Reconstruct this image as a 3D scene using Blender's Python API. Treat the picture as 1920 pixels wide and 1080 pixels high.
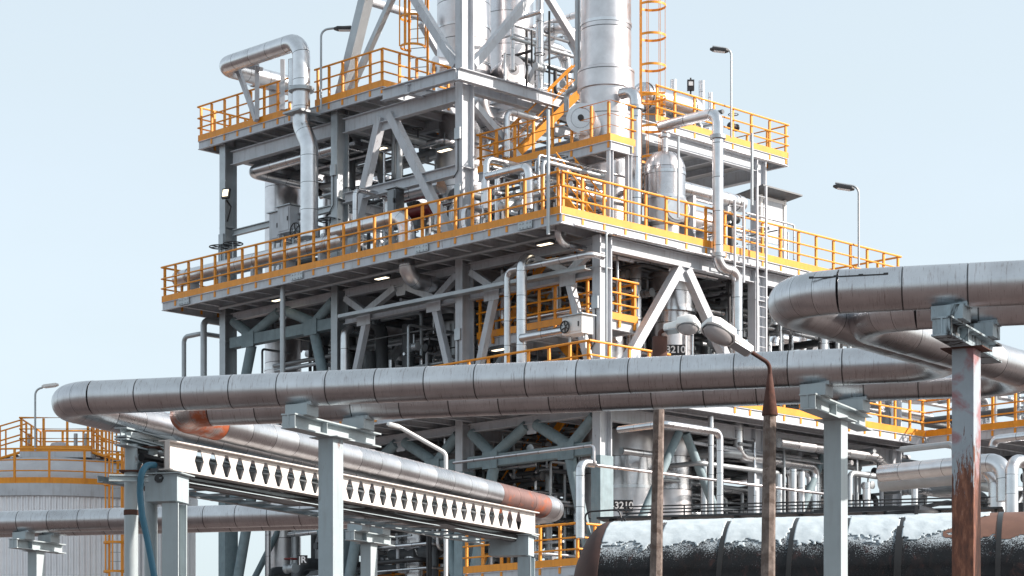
import bpy, bmesh, math, random
from mathutils import Vector, Matrix
R = math.radians
for o in list(bpy.data.objects): bpy.data.objects.remove(o)
SC = bpy.context.scene
COL = SC.collection
ZC = 1.3            # camera height
S = 4360.0          # focal length in photograph pixels
# ------------------------------------------------------------------ camera
cd = bpy.data.cameras.new('camera'); cam = bpy.data.objects.new('camera', cd); COL.objects.link(cam)
cam.location = (0, 0, ZC); cam.rotation_euler = (R(90), 0, 0)
cd.sensor_width = 36; cd.lens = 36 * S / 1920; cd.shift_y = (1400 - 540) / 1920
cd.clip_start = 0.5; cd.clip_end = 6000
SC.camera = cam
# ------------------------------------------------------------------ light
SUN_AZ = R(99)      # clockwise from the viewing direction
SUN_EL = R(31)
sd = bpy.data.lights.new('sun', 'SUN'); sun = bpy.data.objects.new('sun', sd); COL.objects.link(sun)
sd.energy = 4.4; sd.angle = R(0.6); sd.color = (1.0, 0.90, 0.82)
sv = Vector((math.sin(SUN_AZ) * math.cos(SUN_EL), math.cos(SUN_AZ) * math.cos(SUN_EL), math.sin(SUN_EL)))
sun.rotation_euler = (-sv).to_track_quat('-Z', 'Y').to_euler()
wd = bpy.data.worlds.new('World'); SC.world = wd; wd.use_nodes = True
nt = wd.node_tree
sky = nt.nodes.new('ShaderNodeTexSky'); sky.sky_type = 'NISHITA'; sky.sun_disc = False
sky.sun_elevation = SUN_EL; sky.sun_rotation = SUN_AZ
sky.altitude = 50; sky.air_density = 1.0; sky.dust_density = 2.2; sky.ozone_density = 1.6
bg = nt.nodes['Background']; bg.inputs[1].default_value = 0.15
hs = nt.nodes.new('ShaderNodeHueSaturation'); hs.inputs['Saturation'].default_value = 0.47
nt.links.new(sky.outputs[0], hs.inputs['Color']); tn = nt.nodes.new('ShaderNodeMix'); tn.data_type = 'RGBA'; tn.blend_type = 'MULTIPLY'; tn.inputs[0].default_value = 1; tn.inputs[7].default_value = (.98, 1.0, 1.0, 1)
nt.links.new(hs.outputs[0], tn.inputs[6])
hz = nt.nodes.new('ShaderNodeMix'); hz.data_type = 'RGBA'; hz.inputs[0].default_value = .55; hz.inputs[7].default_value = (2.66, 3.12, 3.36, 1)   # thin high haze veils the blue
tc = nt.nodes.new('ShaderNodeTexCoord'); cn = nt.nodes.new('ShaderNodeTexNoise'); cn.inputs['Scale'].default_value = 5; cn.inputs['Detail'].default_value = 5; cn.inputs['Roughness'].default_value = .55
cm = nt.nodes.new('ShaderNodeMapping'); cm.inputs['Scale'].default_value = (1, 1, 2.5); nt.links.new(tc.outputs['Generated'], cm.inputs[0]); nt.links.new(cm.outputs[0], cn.inputs['Vector'])
cr = nt.nodes.new('ShaderNodeMapRange'); cr.inputs['From Min'].default_value = .35; cr.inputs['From Max'].default_value = .7; cr.inputs['To Min'].default_value = .52; cr.inputs['To Max'].default_value = .78
nt.links.new(cn.outputs[0], cr.inputs['Value']); nt.links.new(cr.outputs[0], hz.inputs[0])
nt.links.new(tn.outputs[2], hz.inputs[6]); nt.links.new(hz.outputs[2], bg.inputs[0])
SC.view_settings.view_transform = 'Standard'; SC.view_settings.look = 'None'
SC.view_settings.exposure = 0.86; SC.view_settings.gamma = 1
# ------------------------------------------------------------------ placing helpers
SQ = math.sqrt(0.5)
EU = Vector((SQ, SQ, 0)); EV = Vector((-SQ, SQ, 0)); EZ = Vector((0, 0, 1))
TH = R(-14.6)
EA = Vector((math.cos(TH), math.sin(TH), 0)); EB = Vector((-math.sin(TH), math.cos(TH), 0))
EL = Vector((0.425, 0.905, 0)).normalized()
def W(u, v, z): return Vector(((u - v) * SQ, (u + v) * SQ, z))
def at(x, y, d): return Vector(((x - 960) / S * d, d, ZC + (1400 - y) / S * d))
def onu(x, y, u): return at(x, y, u / SQ / (1 + (x - 960) / S))
def onv(x, y, v): return at(x, y, v / SQ / (1 - (x - 960) / S))
def along(p, e, x):
    k = (x - 960) / S
    return p + e * ((k * p.y - p.x) / (e.x - k * e.y))
class Path:
    def __init__(s, p): s.p = [Vector(p)]
    def u(s, x): s.p.append(along(s.p[-1], EU, x)); return s
    def v(s, x): s.p.append(along(s.p[-1], EV, x)); return s
    def z(s, y):
        q = s.p[-1].copy(); q.z = ZC + (1400 - y) / S * q.y; s.p.append(q); return s
    def d(s, u=0, v=0, z=0): s.p.append(s.p[-1] + EU * u + EV * v + EZ * z); return s
# ------------------------------------------------------------------ mesh builder
class MB:
    def __init__(s): s.v = []; s.f = []; s.uv = []
    def add(s, vs, fs, uvs=None):
        b = len(s.v); s.v += [Vector(p) for p in vs]
        for i, f in enumerate(fs):
            s.f.append([b + j for j in f]); s.uv.append(uvs[i] if uvs else None)
        return s
    def box(s, c, sx, sy, sz, ex=Vector((1, 0, 0)), ey=None, ez=EZ):
        c = Vector(c)
        if ey is None: ey = ez.cross(ex)
        vs = [c + ex * (a * sx / 2) + ey * (b * sy / 2) + ez * (d * sz / 2) for a in (-1, 1) for b in (-1, 1) for d in (-1, 1)]
        return s.add(vs, [(0, 1, 3, 2), (4, 6, 7, 5), (0, 4, 5, 1), (2, 3, 7, 6), (0, 2, 6, 4), (1, 5, 7, 3)])
    def ext(s, prof, p, q, up=EZ):
        p = Vector(p); q = Vector(q); d = (q - p).normalized()
        x = d.cross(up)
        if x.length < 1e-4: x = d.cross(Vector((0, 1, 0)))
        x.normalize(); y = x.cross(d)
        n = len(prof)
        vs = [p + x * a + y * b for a, b in prof] + [q + x * a + y * b for a, b in prof]
        fs = [(i, (i + 1) % n, n + (i + 1) % n, n + i) for i in range(n)] + [tuple(range(n))[::-1], tuple(range(n, 2 * n))]
        return s.add(vs, fs)
    def bar(s, p, q, w, h, up=EZ):
        return s.ext([(-w / 2, -h / 2), (w / 2, -h / 2), (w / 2, h / 2), (-w / 2, h / 2)], p, q, up)
    def ibeam(s, p, q, h, w, t=0.022, up=EZ):
        a = w / 2; b = h / 2; c = t * .4
        return s.ext([(-a, -b), (a, -b), (a, -b + t), (c, -b + t), (c, b - t), (a, b - t), (a, b), (-a, b), (-a, b - t), (-c, b - t), (-c, -b + t), (-a, -b + t)], p, q, up)
    def angle(s, p, q, a, t=0.012, up=EZ):
        return s.ext([(0, 0), (a, 0), (a, t), (t, t), (t, a), (0, a)], p, q, up)
    def tube(s, pts, r, n=14, bend=0, seg=6, caps=True, sp=0.9, r2=None):
        pts = fillet([Vector(p) for p in pts], bend, seg) if bend and len(pts) > 2 else [Vector(p) for p in pts]
        t0 = (pts[1] - pts[0]).normalized()
        x = t0.orthogonal().normalized()
        if abs(t0.z) < .9: x = t0.cross(EZ).normalized()
        rings = []; L = 0; m = len(pts)
        for i, p in enumerate(pts):
            ta = (pts[i] - pts[i - 1]).normalized() if i else t0
            tb = (pts[i + 1] - pts[i]).normalized() if i < m - 1 else ta
            t = (ta + tb).normalized()
            x = (x - t * x.dot(t)).normalized(); y = t.cross(x)
            if i: L += (pts[i] - pts[i - 1]).length
            k = 1 / max(.5, math.cos(ta.angle(tb) / 2)) if ta.angle(tb) > 1e-4 else 1
            rr = r if r2 is None else r + (r2 - r) * i / (m - 1)
            rings.append(([p + (x * math.cos(2 * math.pi * j / n) + y * math.sin(2 * math.pi * j / n)) * rr for j in range(n)], L / sp))
        vs = [q for ring, _ in rings for q in ring]; fs = []; uvs = []
        for i in range(m - 1):
            for j in range(n):
                fs.append((i * n + j, i * n + (j + 1) % n, (i + 1) * n + (j + 1) % n, (i + 1) * n + j))
                uvs.append([(rings[i][1], j / n), (rings[i][1], (j + 1) / n), (rings[i + 1][1], (j + 1) / n), (rings[i + 1][1], j / n)])
        if caps:
            fs += [tuple(range(n))[::-1], tuple(range((m - 1) * n, m * n))]
            uvs += [[(.5, .5)] * n, [(.5, .5)] * n]
        return s.add(vs, fs, uvs)
    def cone(s, p, q, ra, rb, n=20): return s.tube([p, q], ra, n=n, r2=rb)
    def lathe(s, prof, c, axis=EZ, n=32, sp=1.2, side=None, axial=False):
        c = Vector(c); axis = Vector(axis).normalized()
        x = (Vector(side) if side else axis.orthogonal()).normalized(); y = axis.cross(x)
        vs = []; fs = []; uvs = []; m = len(prof)
        for r, z in prof:
            for j in range(n):
                a = 2 * math.pi * j / n
                vs.append(c + axis * z + (x * math.cos(a) + y * math.sin(a)) * max(r, .0005))
        L = [0]
        for i in range(1, m): L.append(prof[i][1] - prof[0][1] if axial else L[-1] + math.hypot(prof[i][0] - prof[i - 1][0], prof[i][1] - prof[i - 1][1]))
        for i in range(m - 1):
            for j in range(n):
                fs.append((i * n + j, i * n + (j + 1) % n, (i + 1) * n + (j + 1) % n, (i + 1) * n + j))
                a, b = L[i] / sp, L[i + 1] / sp
                uvs.append([(a, j / n), (a, (j + 1) / n), (b, (j + 1) / n), (b, j / n)])
        fs += [tuple(range(n))[::-1], tuple(range((m - 1) * n, m * n))]; uvs += [[(.5, .5)] * n] * 2
        return s.add(vs, fs, uvs)
    def ring(s, c, R0, r, axis=EZ, n=28, m=6, a0=0, a1=2 * math.pi, side=None, flat=None):
        axis = Vector(axis).normalized(); x = (Vector(side) if side else axis.orthogonal()).normalized(); y = axis.cross(x); c = Vector(c)
        full = abs(a1 - a0 - 2 * math.pi) < 1e-4; k = n if full else n + 1
        vs = []; fs = []
        for i in range(k):
            a = a0 + (a1 - a0) * i / n; e = x * math.cos(a) + y * math.sin(a)
            for j in range(m):
                b = 2 * math.pi * (j + .5) / m
                vs.append(c + e * (R0 + r * math.cos(b)) + axis * ((flat or r) * math.sin(b)))
        for i in range(n):
            i2 = (i + 1) % k
            for j in range(m): fs.append((i * m + j, i2 * m + j, i2 * m + (j + 1) % m, i * m + (j + 1) % m))
        if not full: fs += [tuple(range(m)), tuple(range((k - 1) * m, k * m))]
        return s.add(vs, fs)
    def prism(s, poly, off):
        n = len(poly); off = Vector(off); vs = [Vector(p) for p in poly] + [Vector(p) + off for p in poly]
        return s.add(vs, [tuple(range(n))[::-1], tuple(range(n, 2 * n))] + [(i, (i + 1) % n, n + (i + 1) % n, n + i) for i in range(n)])
def fillet(pts, rad, seg):
    out = [pts[0]]
    for i in range(1, len(pts) - 1):
        a, b, c = pts[i - 1], pts[i], pts[i + 1]
        da = (a - b); dc = (c - b)
        if da.length < 1e-5 or dc.length < 1e-5: continue
        ang = math.pi - da.angle(dc)
        if ang < .02: out.append(b); continue
        t = min(rad * math.tan(ang / 2), .48 * da.length if i > 1 else .95 * da.length, .48 * dc.length if i < len(pts) - 2 else .95 * dc.length)
        rr = t / math.tan(ang / 2); da.normalize(); dc.normalize()
        ctr = b + (da + dc).normalized() * (rr / math.cos(ang / 2))
        s0 = b + da * t; e0 = s0 - ctr; ax = da.cross(dc).normalized()
        for k in range(seg + 1):
            out.append(ctr + Matrix.Rotation(-ang * k / seg, 3, ax) @ e0)
    out.append(pts[-1]); return out
OFF = {}
def mesh_of(mb, name, mat, org):
    me = bpy.data.meshes.new(name)
    me.from_pydata([p - org for p in mb.v], [], mb.f)
    if any(u is not None for u in mb.uv):
        lay = me.uv_layers.new(name='UVMap'); co = []
        for f, u in zip(mb.f, mb.uv):
            for t in (u or [(.5, .5)] * len(f)): co += t
        lay.data.foreach_set('uv', co)
    bm = bmesh.new(); bm.from_mesh(me); bmesh.ops.recalc_face_normals(bm, faces=bm.faces); bm.to_mesh(me); bm.free()
    me.polygons.foreach_set('use_smooth', [True] * len(me.polygons)); me.set_sharp_from_angle(angle=R(38))
    me.materials.append(mat); return me
def tag(o, label=None, cat=None, group=None, kind=None):
    if label: o['label'] = label
    if cat: o['category'] = cat
    if group: o['group'] = group
    if kind: o['kind'] = kind
    return o
def thing(name, label, cat, base, group=None):
    o = bpy.data.objects.new(name, None); COL.objects.link(o); o.empty_display_size = .2
    o.location = base; OFF[o.name] = Vector(base); return tag(o, label, cat, group)
def part(name, mb, mat, parent, label=None):
    org = OFF[parent.name]
    o = bpy.data.objects.new(name, mesh_of(mb, name, mat, org)); COL.objects.link(o); o.parent = parent; OFF[o.name] = org
    if label: o['label'] = label
    return o
def solo(name, mb, mat, label=None, cat=None, group=None, kind=None, base=None):
    org = Vector(base) if base is not None else Vector((sum(p.x for p in mb.v), sum(p.y for p in mb.v), 0)) / len(mb.v)
    if base is None: org.z = min(p.z for p in mb.v)
    o = bpy.data.objects.new(name, mesh_of(mb, name, mat, org)); COL.objects.link(o); o.location = org; OFF[o.name] = org
    return tag(o, label, cat, group, kind)
def inst(name, me, parent, loc, rz=0):
    o = bpy.data.objects.new(name, me); COL.objects.link(o); o.parent = parent
    o.location = Vector(loc) - OFF[parent.name]; o.rotation_euler = (0, 0, rz); OFF[o.name] = Vector(loc); return o
def dup(o, delta, label=None, parent=None):
    c = o.copy(); COL.objects.link(c)
    if parent is None: c.location = o.location + Vector(delta)
    else: c.parent = parent
    if label: c['label'] = label
    OFF[c.name] = OFF[o.name] + Vector(delta)
    for ch in list(o.children): dup(ch, delta, None, c)
    return c
# ------------------------------------------------------------------ materials
def newmat(name):
    m = bpy.data.materials.new(name); m.use_nodes = True
    return m, m.node_tree.nodes, m.node_tree.links, m.node_tree.nodes['Principled BSDF']
def ramp(ns, pts):
    r = ns.new('ShaderNodeValToRGB'); e = r.color_ramp.elements
    while len(e) < len(pts): e.new(.5)
    for x, (p, c) in zip(e, pts): x.position = p; x.color = c if len(c) == 4 else (*c, 1)
    return r
def noise(ns, ls, vec, scale, detail=4, rough=.6, dist=0):
    n = ns.new('ShaderNodeTexNoise'); n.inputs['Scale'].default_value = scale; n.inputs['Detail'].default_value = detail
    n.inputs['Roughness'].default_value = rough; n.inputs['Distortion'].default_value = dist
    if vec: ls.new(vec, n.inputs['Vector'])
    return n
def mixc(ns, ls, fac, a, b, mode='MIX'):
    m = ns.new('ShaderNodeMix'); m.data_type = 'RGBA'; m.blend_type = mode
    for sock, val in ((m.inputs[0], fac), (m.inputs[6], a), (m.inputs[7], b)):
        if hasattr(val, 'is_output'): ls.new(val, sock)
        elif isinstance(val, (int, float)): sock.default_value = val
        else: sock.default_value = (*val, 1)
    return m.outputs[2]
def bump(ns, ls, b, h, st, dist=.02):
    n = ns.new('ShaderNodeBump'); n.inputs['Strength'].default_value = st; n.inputs['Distance'].default_value = dist
    ls.new(h, n.inputs['Height']); ls.new(n.outputs[0], b.inputs['Normal'])
def objvec(ns, ls, scale=(1, 1, 1)):
    t = ns.new('ShaderNodeTexCoord'); m = ns.new('ShaderNodeMapping'); m.inputs['Scale'].default_value = scale
    ls.new(t.outputs['Object'], m.inputs['Vector']); return m.outputs[0]
def paint(name, col, rough=.5, var=.18, grime=None, rust=0, rustcol=(.16, .045, .018), second=None, scale=1.0, bmp=.15, metal=0, sec0=.5):
    m, ns, ls, b = newmat(name)
    v = objvec(ns, ls)
    n1 = noise(ns, ls, v, 1.7 * scale, 6, .65)
    r1 = ramp(ns, [(.3, tuple(c * (1 - var) for c in col)), (.7, tuple(min(1, c * (1 + var * .5)) for c in col))]); ls.new(n1.outputs[0], r1.inputs[0])
    c = r1.outputs[0]
    if second:
        n4 = noise(ns, ls, v, 2.2 * scale, 5, .6, .4); r4 = ramp(ns, [(sec0, (0, 0, 0)), (sec0 + .1, (1, 1, 1))]); ls.new(n4.outputs[0], r4.inputs[0])
        c = mixc(ns, ls, r4.outputs[0], c, second)
    vz = objvec(ns, ls, (6, 6, .8)); n2 = noise(ns, ls, vz, 1.5 * scale, 5, .6)
    if grime:
        r2 = ramp(ns, [(.5, (0, 0, 0)), (.8, (.55, .55, .55))]); ls.new(n2.outputs[0], r2.inputs[0])
        c = mixc(ns, ls, r2.outputs[0], c, grime)
    if rust:
        n3 = noise(ns, ls, objvec(ns, ls, (2.5, 2.5, 1)), 1.6 * scale, 8, .7, .6)
        r3 = ramp(ns, [(1 - rust - .06, (0, 0, 0)), (1 - rust + .03, (1, 1, 1))]); ls.new(n3.outputs[0], r3.inputs[0])
        rc = ramp(ns, [(.3, tuple(x * .45 for x in rustcol)), (.6, rustcol), (.8, tuple(x * 1.8 for x in rustcol))]); ls.new(noise(ns, ls, v, 14, 6, .7).outputs[0], rc.inputs[0])
        c = mixc(ns, ls, r3.outputs[0], c, rc.outputs[0])
        mr = ns.new('ShaderNodeMapRange'); mr.inputs['To Min'].default_value = rough; mr.inputs['To Max'].default_value = .9
        ls.new(r3.outputs[0], mr.inputs['Value']); ls.new(mr.outputs[0], b.inputs['Roughness'])
    else: b.inputs['Roughness'].default_value = rough
    ls.new(c, b.inputs['Base Color']); b.inputs['Metallic'].default_value = metal
    bump(ns, ls, b, noise(ns, ls, v, 9, 5, .6).outputs[0], bmp, .01)
    return m
def cladding(name, col=(.72, .73, .75), r0=.26, r1=.42, seam=.022, streak=0, dirt=None, dirtlo=.55, rust=0, dent=.25, metal=1.0, panels=1):
    """sheet-metal jacket: uv.x counts jacket panels, uv.y goes round"""
    m, ns, ls, b = newmat(name)
    uv = ns.new('ShaderNodeUVMap'); sp = ns.new('ShaderNodeSeparateXYZ'); ls.new(uv.outputs[0], sp.inputs[0])
    fl = ns.new('ShaderNodeMath'); fl.operation = 'FLOOR'; ls.new(sp.outputs[0], fl.inputs[0])
    fr = ns.new('ShaderNodeMath'); fr.operation = 'FRACT'; ls.new(sp.outputs[0], fr.inputs[0])
    oi = ns.new('ShaderNodeObjectInfo'); ad = ns.new('ShaderNodeMath'); ad.operation = 'ADD'; ls.new(fl.outputs[0], ad.inputs[0]); ls.new(oi.outputs['Random'], ad.inputs[1])
    wn = ns.new('ShaderNodeTexWhiteNoise'); wn.noise_dimensions = '1D'; ls.new(ad.outputs[0], wn.inputs['W'])
    mr = ns.new('ShaderNodeMapRange'); mr.inputs['To Min'].default_value = r0; mr.inputs['To Max'].default_value = r1; ls.new(wn.outputs['Value'], mr.inputs['Value'])
    pc = ramp(ns, [(0, tuple(c * .86 for c in col)), (1, col)]); ls.new(wn.outputs['Value'], pc.inputs[0])
    c = pc.outputs[0]; v = objvec(ns, ls)
    n1 = noise(ns, ls, v, 2.3, 5, .65); rn = ramp(ns, [(.3, (.78, .77, .77)), (.7, (1, 1, 1))]); ls.new(n1.outputs[0], rn.inputs[0])
    c = mixc(ns, ls, 1.0, c, rn.outputs[0], 'MULTIPLY')
    rough = mr.outputs[0]
    if streak or dirt:
        mp = ns.new('ShaderNodeMapping'); mp.inputs['Scale'].default_value = (34, 5, 1); mp.inputs['Rotation'].default_value = (0, 0, .06); ls.new(uv.outputs[0], mp.inputs[0])
        n2 = noise(ns, ls, mp.outputs[0], 1.0, 4, .75)
        if dirt:
            rd = ramp(ns, [(dirtlo, (0, 0, 0)), (min(.99, dirtlo + .18), (1, 1, 1))]); ls.new(n2.outputs[0], rd.inputs[0])
            c = mixc(ns, ls, rd.outputs[0], c, dirt)
        streaknode = n2
        ma = ns.new('ShaderNodeMath'); ma.operation = 'MULTIPLY_ADD'; ls.new(n2.outputs[0], ma.inputs[0]); ma.inputs[1].default_value = streak; ls.new(rough, ma.inputs[2]); rough = ma.outputs[0]
    if rust:
        n3 = noise(ns, ls, v, 1.5, 7, .7, .5); r3 = ramp(ns, [(1 - rust - .05, (0, 0, 0)), (1 - rust + .05, (1, 1, 1))]); ls.new(n3.outputs[0], r3.inputs[0])
        c = mixc(ns, ls, r3.outputs[0], c, (.34, .085, .03))
        mm = ns.new('ShaderNodeMath'); mm.operation = 'MULTIPLY_ADD'; ls.new(r3.outputs[0], mm.inputs[0]); mm.inputs[1].default_value = -.85 * metal; mm.inputs[2].default_value = metal; ls.new(mm.outputs[0], b.inputs['Metallic'])
    else: b.inputs['Metallic'].default_value = metal
    if seam:
        lt = ns.new('ShaderNodeMath'); lt.operation = 'LESS_THAN'; ls.new(fr.outputs[0], lt.inputs[0]); lt.inputs[1].default_value = seam
        c = mixc(ns, ls, lt.outputs[0], c, tuple(x * .22 for x in col))
    ls.new(c, b.inputs['Base Color']); ls.new(rough, b.inputs['Roughness'])
    hn = noise(ns, ls, objvec(ns, ls), 3.2, 3, .5).outputs[0]
    if streak:
        hm = ns.new('ShaderNodeMath'); hm.operation = 'MULTIPLY_ADD'; ls.new(streaknode.outputs[0], hm.inputs[0]); hm.inputs[1].default_value = .35; ls.new(hn, hm.inputs[2]); hn = hm.outputs[0]
    bump(ns, ls, b, hn, dent, .02)
    return m
M = {}
M['steel'] = paint('grey_painted_steel', (.52, .545, .58), .45, .14, (.27, .255, .25), rust=.285, rustcol=(.14, .065, .04))
M['galv'] = paint('galvanised_steel', (.42, .45, .47), .42, .16, metal=.55)
M['deck'] = paint('deck_grating', (.34, .35, .36), .6, .15, (.2, .19, .18))
M['teal'] = paint('rough_fireproofed_steel', (.24, .32, .35), .75, .22, (.17, .19, .2), scale=1.6, bmp=.6)
M['yellow'] = paint('orange_yellow_paint', (.80, .30, .016), .45, .16, (.45, .17, .03), rust=.27, rustcol=(.3, .12, .03), scale=1.4)
M['white'] = paint('white_paint', (.78, .77, .75), .45, .05, (.6, .56, .52))
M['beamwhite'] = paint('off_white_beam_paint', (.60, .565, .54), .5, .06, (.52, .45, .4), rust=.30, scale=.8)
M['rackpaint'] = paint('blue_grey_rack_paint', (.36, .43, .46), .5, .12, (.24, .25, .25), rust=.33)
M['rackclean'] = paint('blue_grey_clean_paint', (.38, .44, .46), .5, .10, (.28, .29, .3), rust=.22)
M['flake'] = paint('blue_grey_paint_flaking_black', (.34, .42, .46), .5, .15, (.1, .1, .1), rust=.44, rustcol=(.02, .018, .018))
M['rusty'] = paint('flaking_rust_column_paint', (.33, .38, .42), .6, .2, rust=.30, rustcol=(.22, .075, .035), second=(.30, .16, .17), sec0=.48)
def _():
    m = M['rusty']; ns = m.node_tree.nodes; ls = m.node_tree.links; b = ns['Principled BSDF']
    t = ns.new('ShaderNodeTexCoord'); x = ns.new('ShaderNodeSeparateXYZ'); ls.new(t.outputs['Object'], x.inputs[0])
    n = noise(ns, ls, objvec(ns, ls, (9, 9, 1.3)), 2.0, 10, .78, .7)
    a = ns.new('ShaderNodeMath'); a.operation = 'MULTIPLY_ADD'; ls.new(n.outputs[0], a.inputs[0]); a.inputs[1].default_value = -3.6; ls.new(x.outputs[2], a.inputs[2])
    r = ramp(ns, [(.0, (1, 1, 1)), (.02, (0, 0, 0))]); mp = ns.new('ShaderNodeMapRange'); mp.inputs['From Min'].default_value = 2.45; mp.inputs['From Max'].default_value = 8; ls.new(a.outputs[0], mp.inputs['Value']); ls.new(mp.outputs[0], r.inputs[0])
    rc = ramp(ns, [(.3, (.05, .02, .014)), (.52, (.15, .052, .027)), (.66, (.27, .11, .06)), (.72, (.33, .33, .36))]); ls.new(noise(ns, ls, objvec(ns, ls, (4, 4, 1)), 5, 7, .7).outputs[0], rc.inputs[0])
    c = mixc(ns, ls, r.outputs[0], b.inputs['Base Color'].links[0].from_socket, rc.outputs[0]); ls.new(c, b.inputs['Base Color'])
M['rust'] = paint('brown_rust', (.09, .042, .032), .9, .4, (.04, .025, .02), rust=.45, rustcol=(.085, .03, .02), bmp=.5)
_()
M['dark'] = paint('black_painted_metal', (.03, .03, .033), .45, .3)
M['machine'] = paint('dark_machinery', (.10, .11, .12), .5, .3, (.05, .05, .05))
M['red'] = paint('red_paint', (.16, .012, .012), .4, .1)
M['concrete'] = paint('grey_concrete_post', (.21, .17, .15), .95, .5, None, second=(.12, .09, .075), scale=5, bmp=1.0)
M['strap'] = paint('black_strap', (.012, .011, .011), .35, .3)
M['blue'] = paint('blue_hose', (.02, .12, .19), .45, .2)
M['copper'] = paint('brass_fitting', (.5, .3, .14), .4, .2, metal=.7)
M['snow'] = paint('snow', (.47, .54, .58), .85, .10, bmp=.8, scale=4)
M['tankblack'] = paint('tar_black_tank', (.008, .008, .009), .24, .3, (.03, .018, .016), rust=.38, rustcol=(.045, .022, .02))
def _():   # speckled frost dusting just below the snow line
    m = M['tankblack']; ns = m.node_tree.nodes; ls = m.node_tree.links; b = ns['Principled BSDF']
    b.inputs['Specular IOR Level'].default_value = .28
    t = ns.new('ShaderNodeTexCoord'); x = ns.new('ShaderNodeSeparateXYZ'); ls.new(t.outputs['Object'], x.inputs[0])
    n = noise(ns, ls, objvec(ns, ls), 60, 3, .7); n2 = noise(ns, ls, objvec(ns, ls), 2.6, 3, .6)
    mr = ns.new('ShaderNodeMapRange'); mr.inputs['From Min'].default_value = 3.86; mr.inputs['From Max'].default_value = 4.32; mr.inputs['To Min'].default_value = -.22; mr.inputs['To Max'].default_value = .18; ls.new(x.outputs[2], mr.inputs['Value'])
    a = ns.new('ShaderNodeMath'); a.operation = 'ADD'; ls.new(mr.outputs[0], a.inputs[0]); ls.new(n.outputs[0], a.inputs[1])
    a2 = ns.new('ShaderNodeMath'); a2.operation = 'MULTIPLY_ADD'; ls.new(n2.outputs[0], a2.inputs[0]); a2.inputs[1].default_value = .5; ls.new(a.outputs[0], a2.inputs[2])
    r = ramp(ns, [(.76, (0, 0, 0)), (.92, (1, 1, 1))]); ls.new(a2.outputs[0], r.inputs[0])
    c = mixc(ns, ls, r.outputs[0], b.inputs['Base Color'].links[0].from_socket, (.42, .48, .52)); ls.new(c, b.inputs['Base Color'])
    ro = ns.new('ShaderNodeMapRange'); ro.inputs['To Min'].default_value = .24; ro.inputs['To Max'].default_value = .9; ls.new(r.outputs[0], ro.inputs['Value']); ls.new(ro.outputs[0], b.inputs['Roughness'])
_()
M['tankrust'] = paint('red_brown_tank_paint', (.06, .027, .022), .7, .35, (.02, .014, .013))
M['signblack'] = paint('black_sign', (.012, .012, .014), .5, .1, bmp=0)
M['letter'] = paint('white_lettering', (.8, .8, .8), .5, .02, bmp=0)
M['cladband'] = paint('steel_strap_band', (.5, .5, .5), .35, .1, metal=.9)
M['clad'] = cladding('aluminium_jacket', (.78, .79, .81))
M['cladpipe'] = cladding('aluminium_pipe_jacket', (.76, .77, .79), .22, .36, dent=.15)
M['cladwarm'] = cladding('aluminium_vessel_jacket', (.72, .70, .71), .24, .4, dent=.35)
M['rackpipe'] = cladding('weathered_pipe_jacket', (.66, .67, .69), .16, .24, seam=.022, streak=.26, dirt=(.17, .12, .11), dirtlo=.56, dent=.10)
M['rackrust'] = cladding('rust_stained_pipe_jacket', (.5, .46, .45), .4, .5, seam=.022, streak=.2, dirt=(.2, .11, .08), dirtlo=.5, rust=.55)
M['rackbrown'] = cladding('rusty_brown_pipe_jacket', (.26, .16, .145), .45, .55, seam=.022, streak=.2, dirt=(.12, .05, .04), dirtlo=.55, rust=.40, metal=.6)
M['seam'] = paint('jacket_seam_band', (.16, .15, .155), .45, .2, metal=.8)
M['corr'] = paint('pale_corrugated_cladding', (.80, .80, .82), .4, .06, metal=.35)
M['roof'] = paint('pale_tank_roof', (.50, .50, .52), .5, .12)
g, ns, ls, b = newmat('clear_lamp_bowl'); b.inputs['Base Color'].default_value = (.58, .55, .55, 1); b.inputs['Roughness'].default_value = .12; b.inputs['Transmission Weight'].default_value = .55; b.inputs['IOR'].default_value = 1.3; M['glass'] = g
g, ns, ls, b = newmat('lit_lamp'); b.inputs['Base Color'].default_value = (1, .9, .7, 1); b.inputs['Emission Color'].default_value = (1, .85, .62, 1); b.inputs['Emission Strength'].default_value = 1.6; M['lit'] = g
# ------------------------------------------------------------------ setting
ZU, ZP, ZM, ZN, ZL = 21.6, 18.8, 16.0, 13.5, 11.2
mb = MB(); mb.add([(-2500, -400, 0), (2500, -400, 0), (2500, 4500, 0), (-2500, 4500, 0)], [(0, 1, 2, 3)])
solo('ground', mb, paint('frozen_gravel_ground', (.095, .07, .066), .95, .35, scale=.05), kind='structure', base=(0, 0, 0))
mb = MB(); mb.add([W(36, 38, .004), W(110, 38, .004), W(110, 120, .004), W(36, 120, .004)], [(0, 1, 2, 3)])
solo('bounce_apron', mb, paint('pale_bounce_apron', (.27, .235, .215), .9, .2, scale=.2), kind='structure', base=W(46, 44, 0))  # unseen pale slab added to bounce warm light onto the tower undersides
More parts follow.
